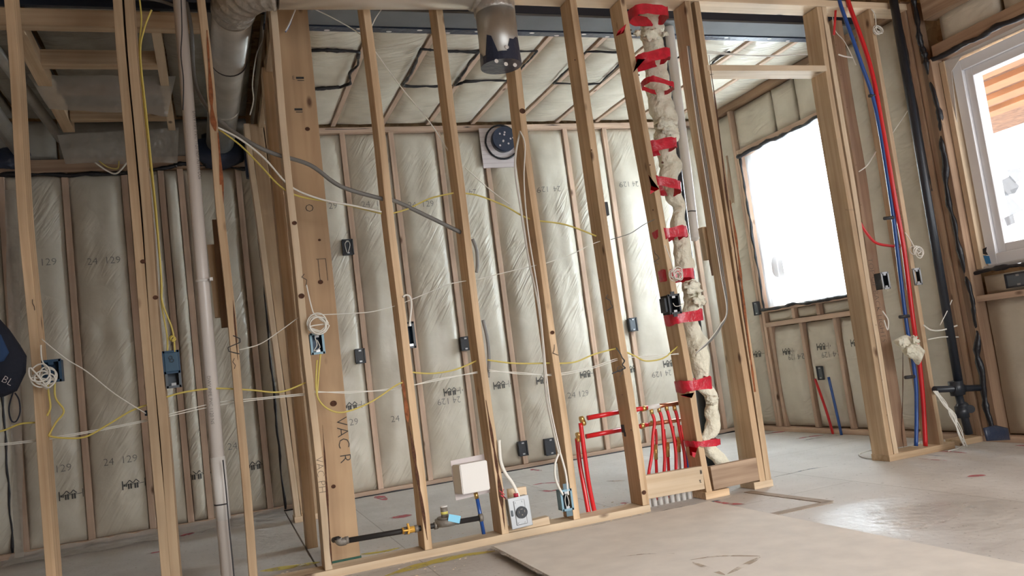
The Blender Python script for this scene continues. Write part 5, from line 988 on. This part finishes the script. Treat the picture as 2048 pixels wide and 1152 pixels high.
splash('red smudge on the floor in front of the clear window side', [(1935, 953), (1955, 951), (1972, 951)], .03, 'p_red'); splash('red stroke at the doorway post plate, front', [(1836, 917), (1865, 919), (1895, 921)], .012, 'p_red'); splash('blue stroke at the doorway post plate, middle', [(1850, 909), (1875, 911), (1897, 912)], .014, 'p_blue'); splash('red stroke at the doorway post plate, behind', [(1870, 902), (1900, 903), (1935, 906)], .016, 'p_red'); splash('red patch at the end of the doorway post plate', [(1880, 900), (1890, 898), (1900, 897)], .04, 'p_red'); splash('red stroke at the right frame edge', [(2030, 891), (2045, 891), (2060, 892)], .02, 'p_red')
for k, (a, b_) in enumerate((((1495, 983), (1660, 1004)), ((1520, 1034), (1660, 1004)))):
    p, q = atz(*a, .002), atz(*b_, .002); tag(board('floor_strip', p + Vector((0, 0, 0)), q + Vector((0, 0, 0)), .004, .055, plain('scraped_strip_%d' % k, (.34, .27, .21), .8, var=.2, bs=12), front=(0, 1, 0) if k == 0 else (0, 1, 0)), 'thin brown strip on the floor by the drywall, %s arm of the L' % ['far', 'near'][k], 'floor strip', 'floor strips')
tag(box('floor_joint', (.375, 4.3, 0.0), (.383, 6.6, .0015), 'seal', None, 0), 'dark joint line on the floor running back left of the wide post', 'floor joint')
for k, (q, w_) in enumerate(((((1236, 1114), (1290, 1108), (1350, 1107)), .008), (((1378, 1120), (1440, 1112), (1520, 1112)), .014), (((1385, 1124), (1420, 1138), (1450, 1150)), .02), (((1520, 1114), (1490, 1130), (1455, 1148)), .016))):
    o = splash('faint brown scuff on the drywall sheet, %s from the left' % WORDS[k], q, w_, 'p_brown', .0362); o['category'] = 'scuff'; o['group'] = 'scuffs on the drywall sheet'; o.name = 'scuff'
bm = bmesh.new(); g = []
for i in range(61):
    x = -1.45 + 1.82 * i / 60; g.append([bm.verts.new((x, 6.62 - .09 * j + .02 * noise.noise(Vector((x * 4, j, 0))), .004 + (.035 * abs(noise.noise(Vector((x * 6, j * .9, 2)))) + (.03 if j == 0 else 0)))) for j in range(5)])
for i in range(60):
    for j in range(4): bm.faces.new((g[i][j], g[i + 1][j], g[i + 1][j + 1], g[i][j + 1]))
tag(frombm('poly_film', bm, 'skirt', None, None, True), 'skirt of clear film lying on the floor along the left part of the back wall', 'plastic film')
random.seed(77)
bm = bmesh.new()
for k in range(200):
    x, y = random.uniform(-.2, 2.2), random.choice((random.uniform(3.7, 4.04), random.uniform(4.2, 4.5)))
    if x > 1.1 and y < 3.9: continue
    s = random.uniform(.001, .004); bx(bm, (x, y, 0), (x + s * random.uniform(1, 4), y + s, s * .6), None)
tag(frombm('sawdust', bm, 'pine_pale'), 'sawdust and crumbs scattered along both sides of the long plate', 'debris', kind='stuff')
# stub pipes by the right wall
tag(tube('stub_pipe', [atz(1666, 868, 0), atx(1652, 820, 4.64), atx(1630, 758, 4.64)], .011, 'red', None, 12), 'red stub pipe leaning up under the film covered window', 'water pipe'); tag(tube('stub_pipe', [atz(1683, 870, 0), atx(1672, 820, 4.62), atx(1657, 754, 4.62)], .011, 'blue', None, 12), 'blue stub pipe leaning up under the film covered window', 'water pipe')
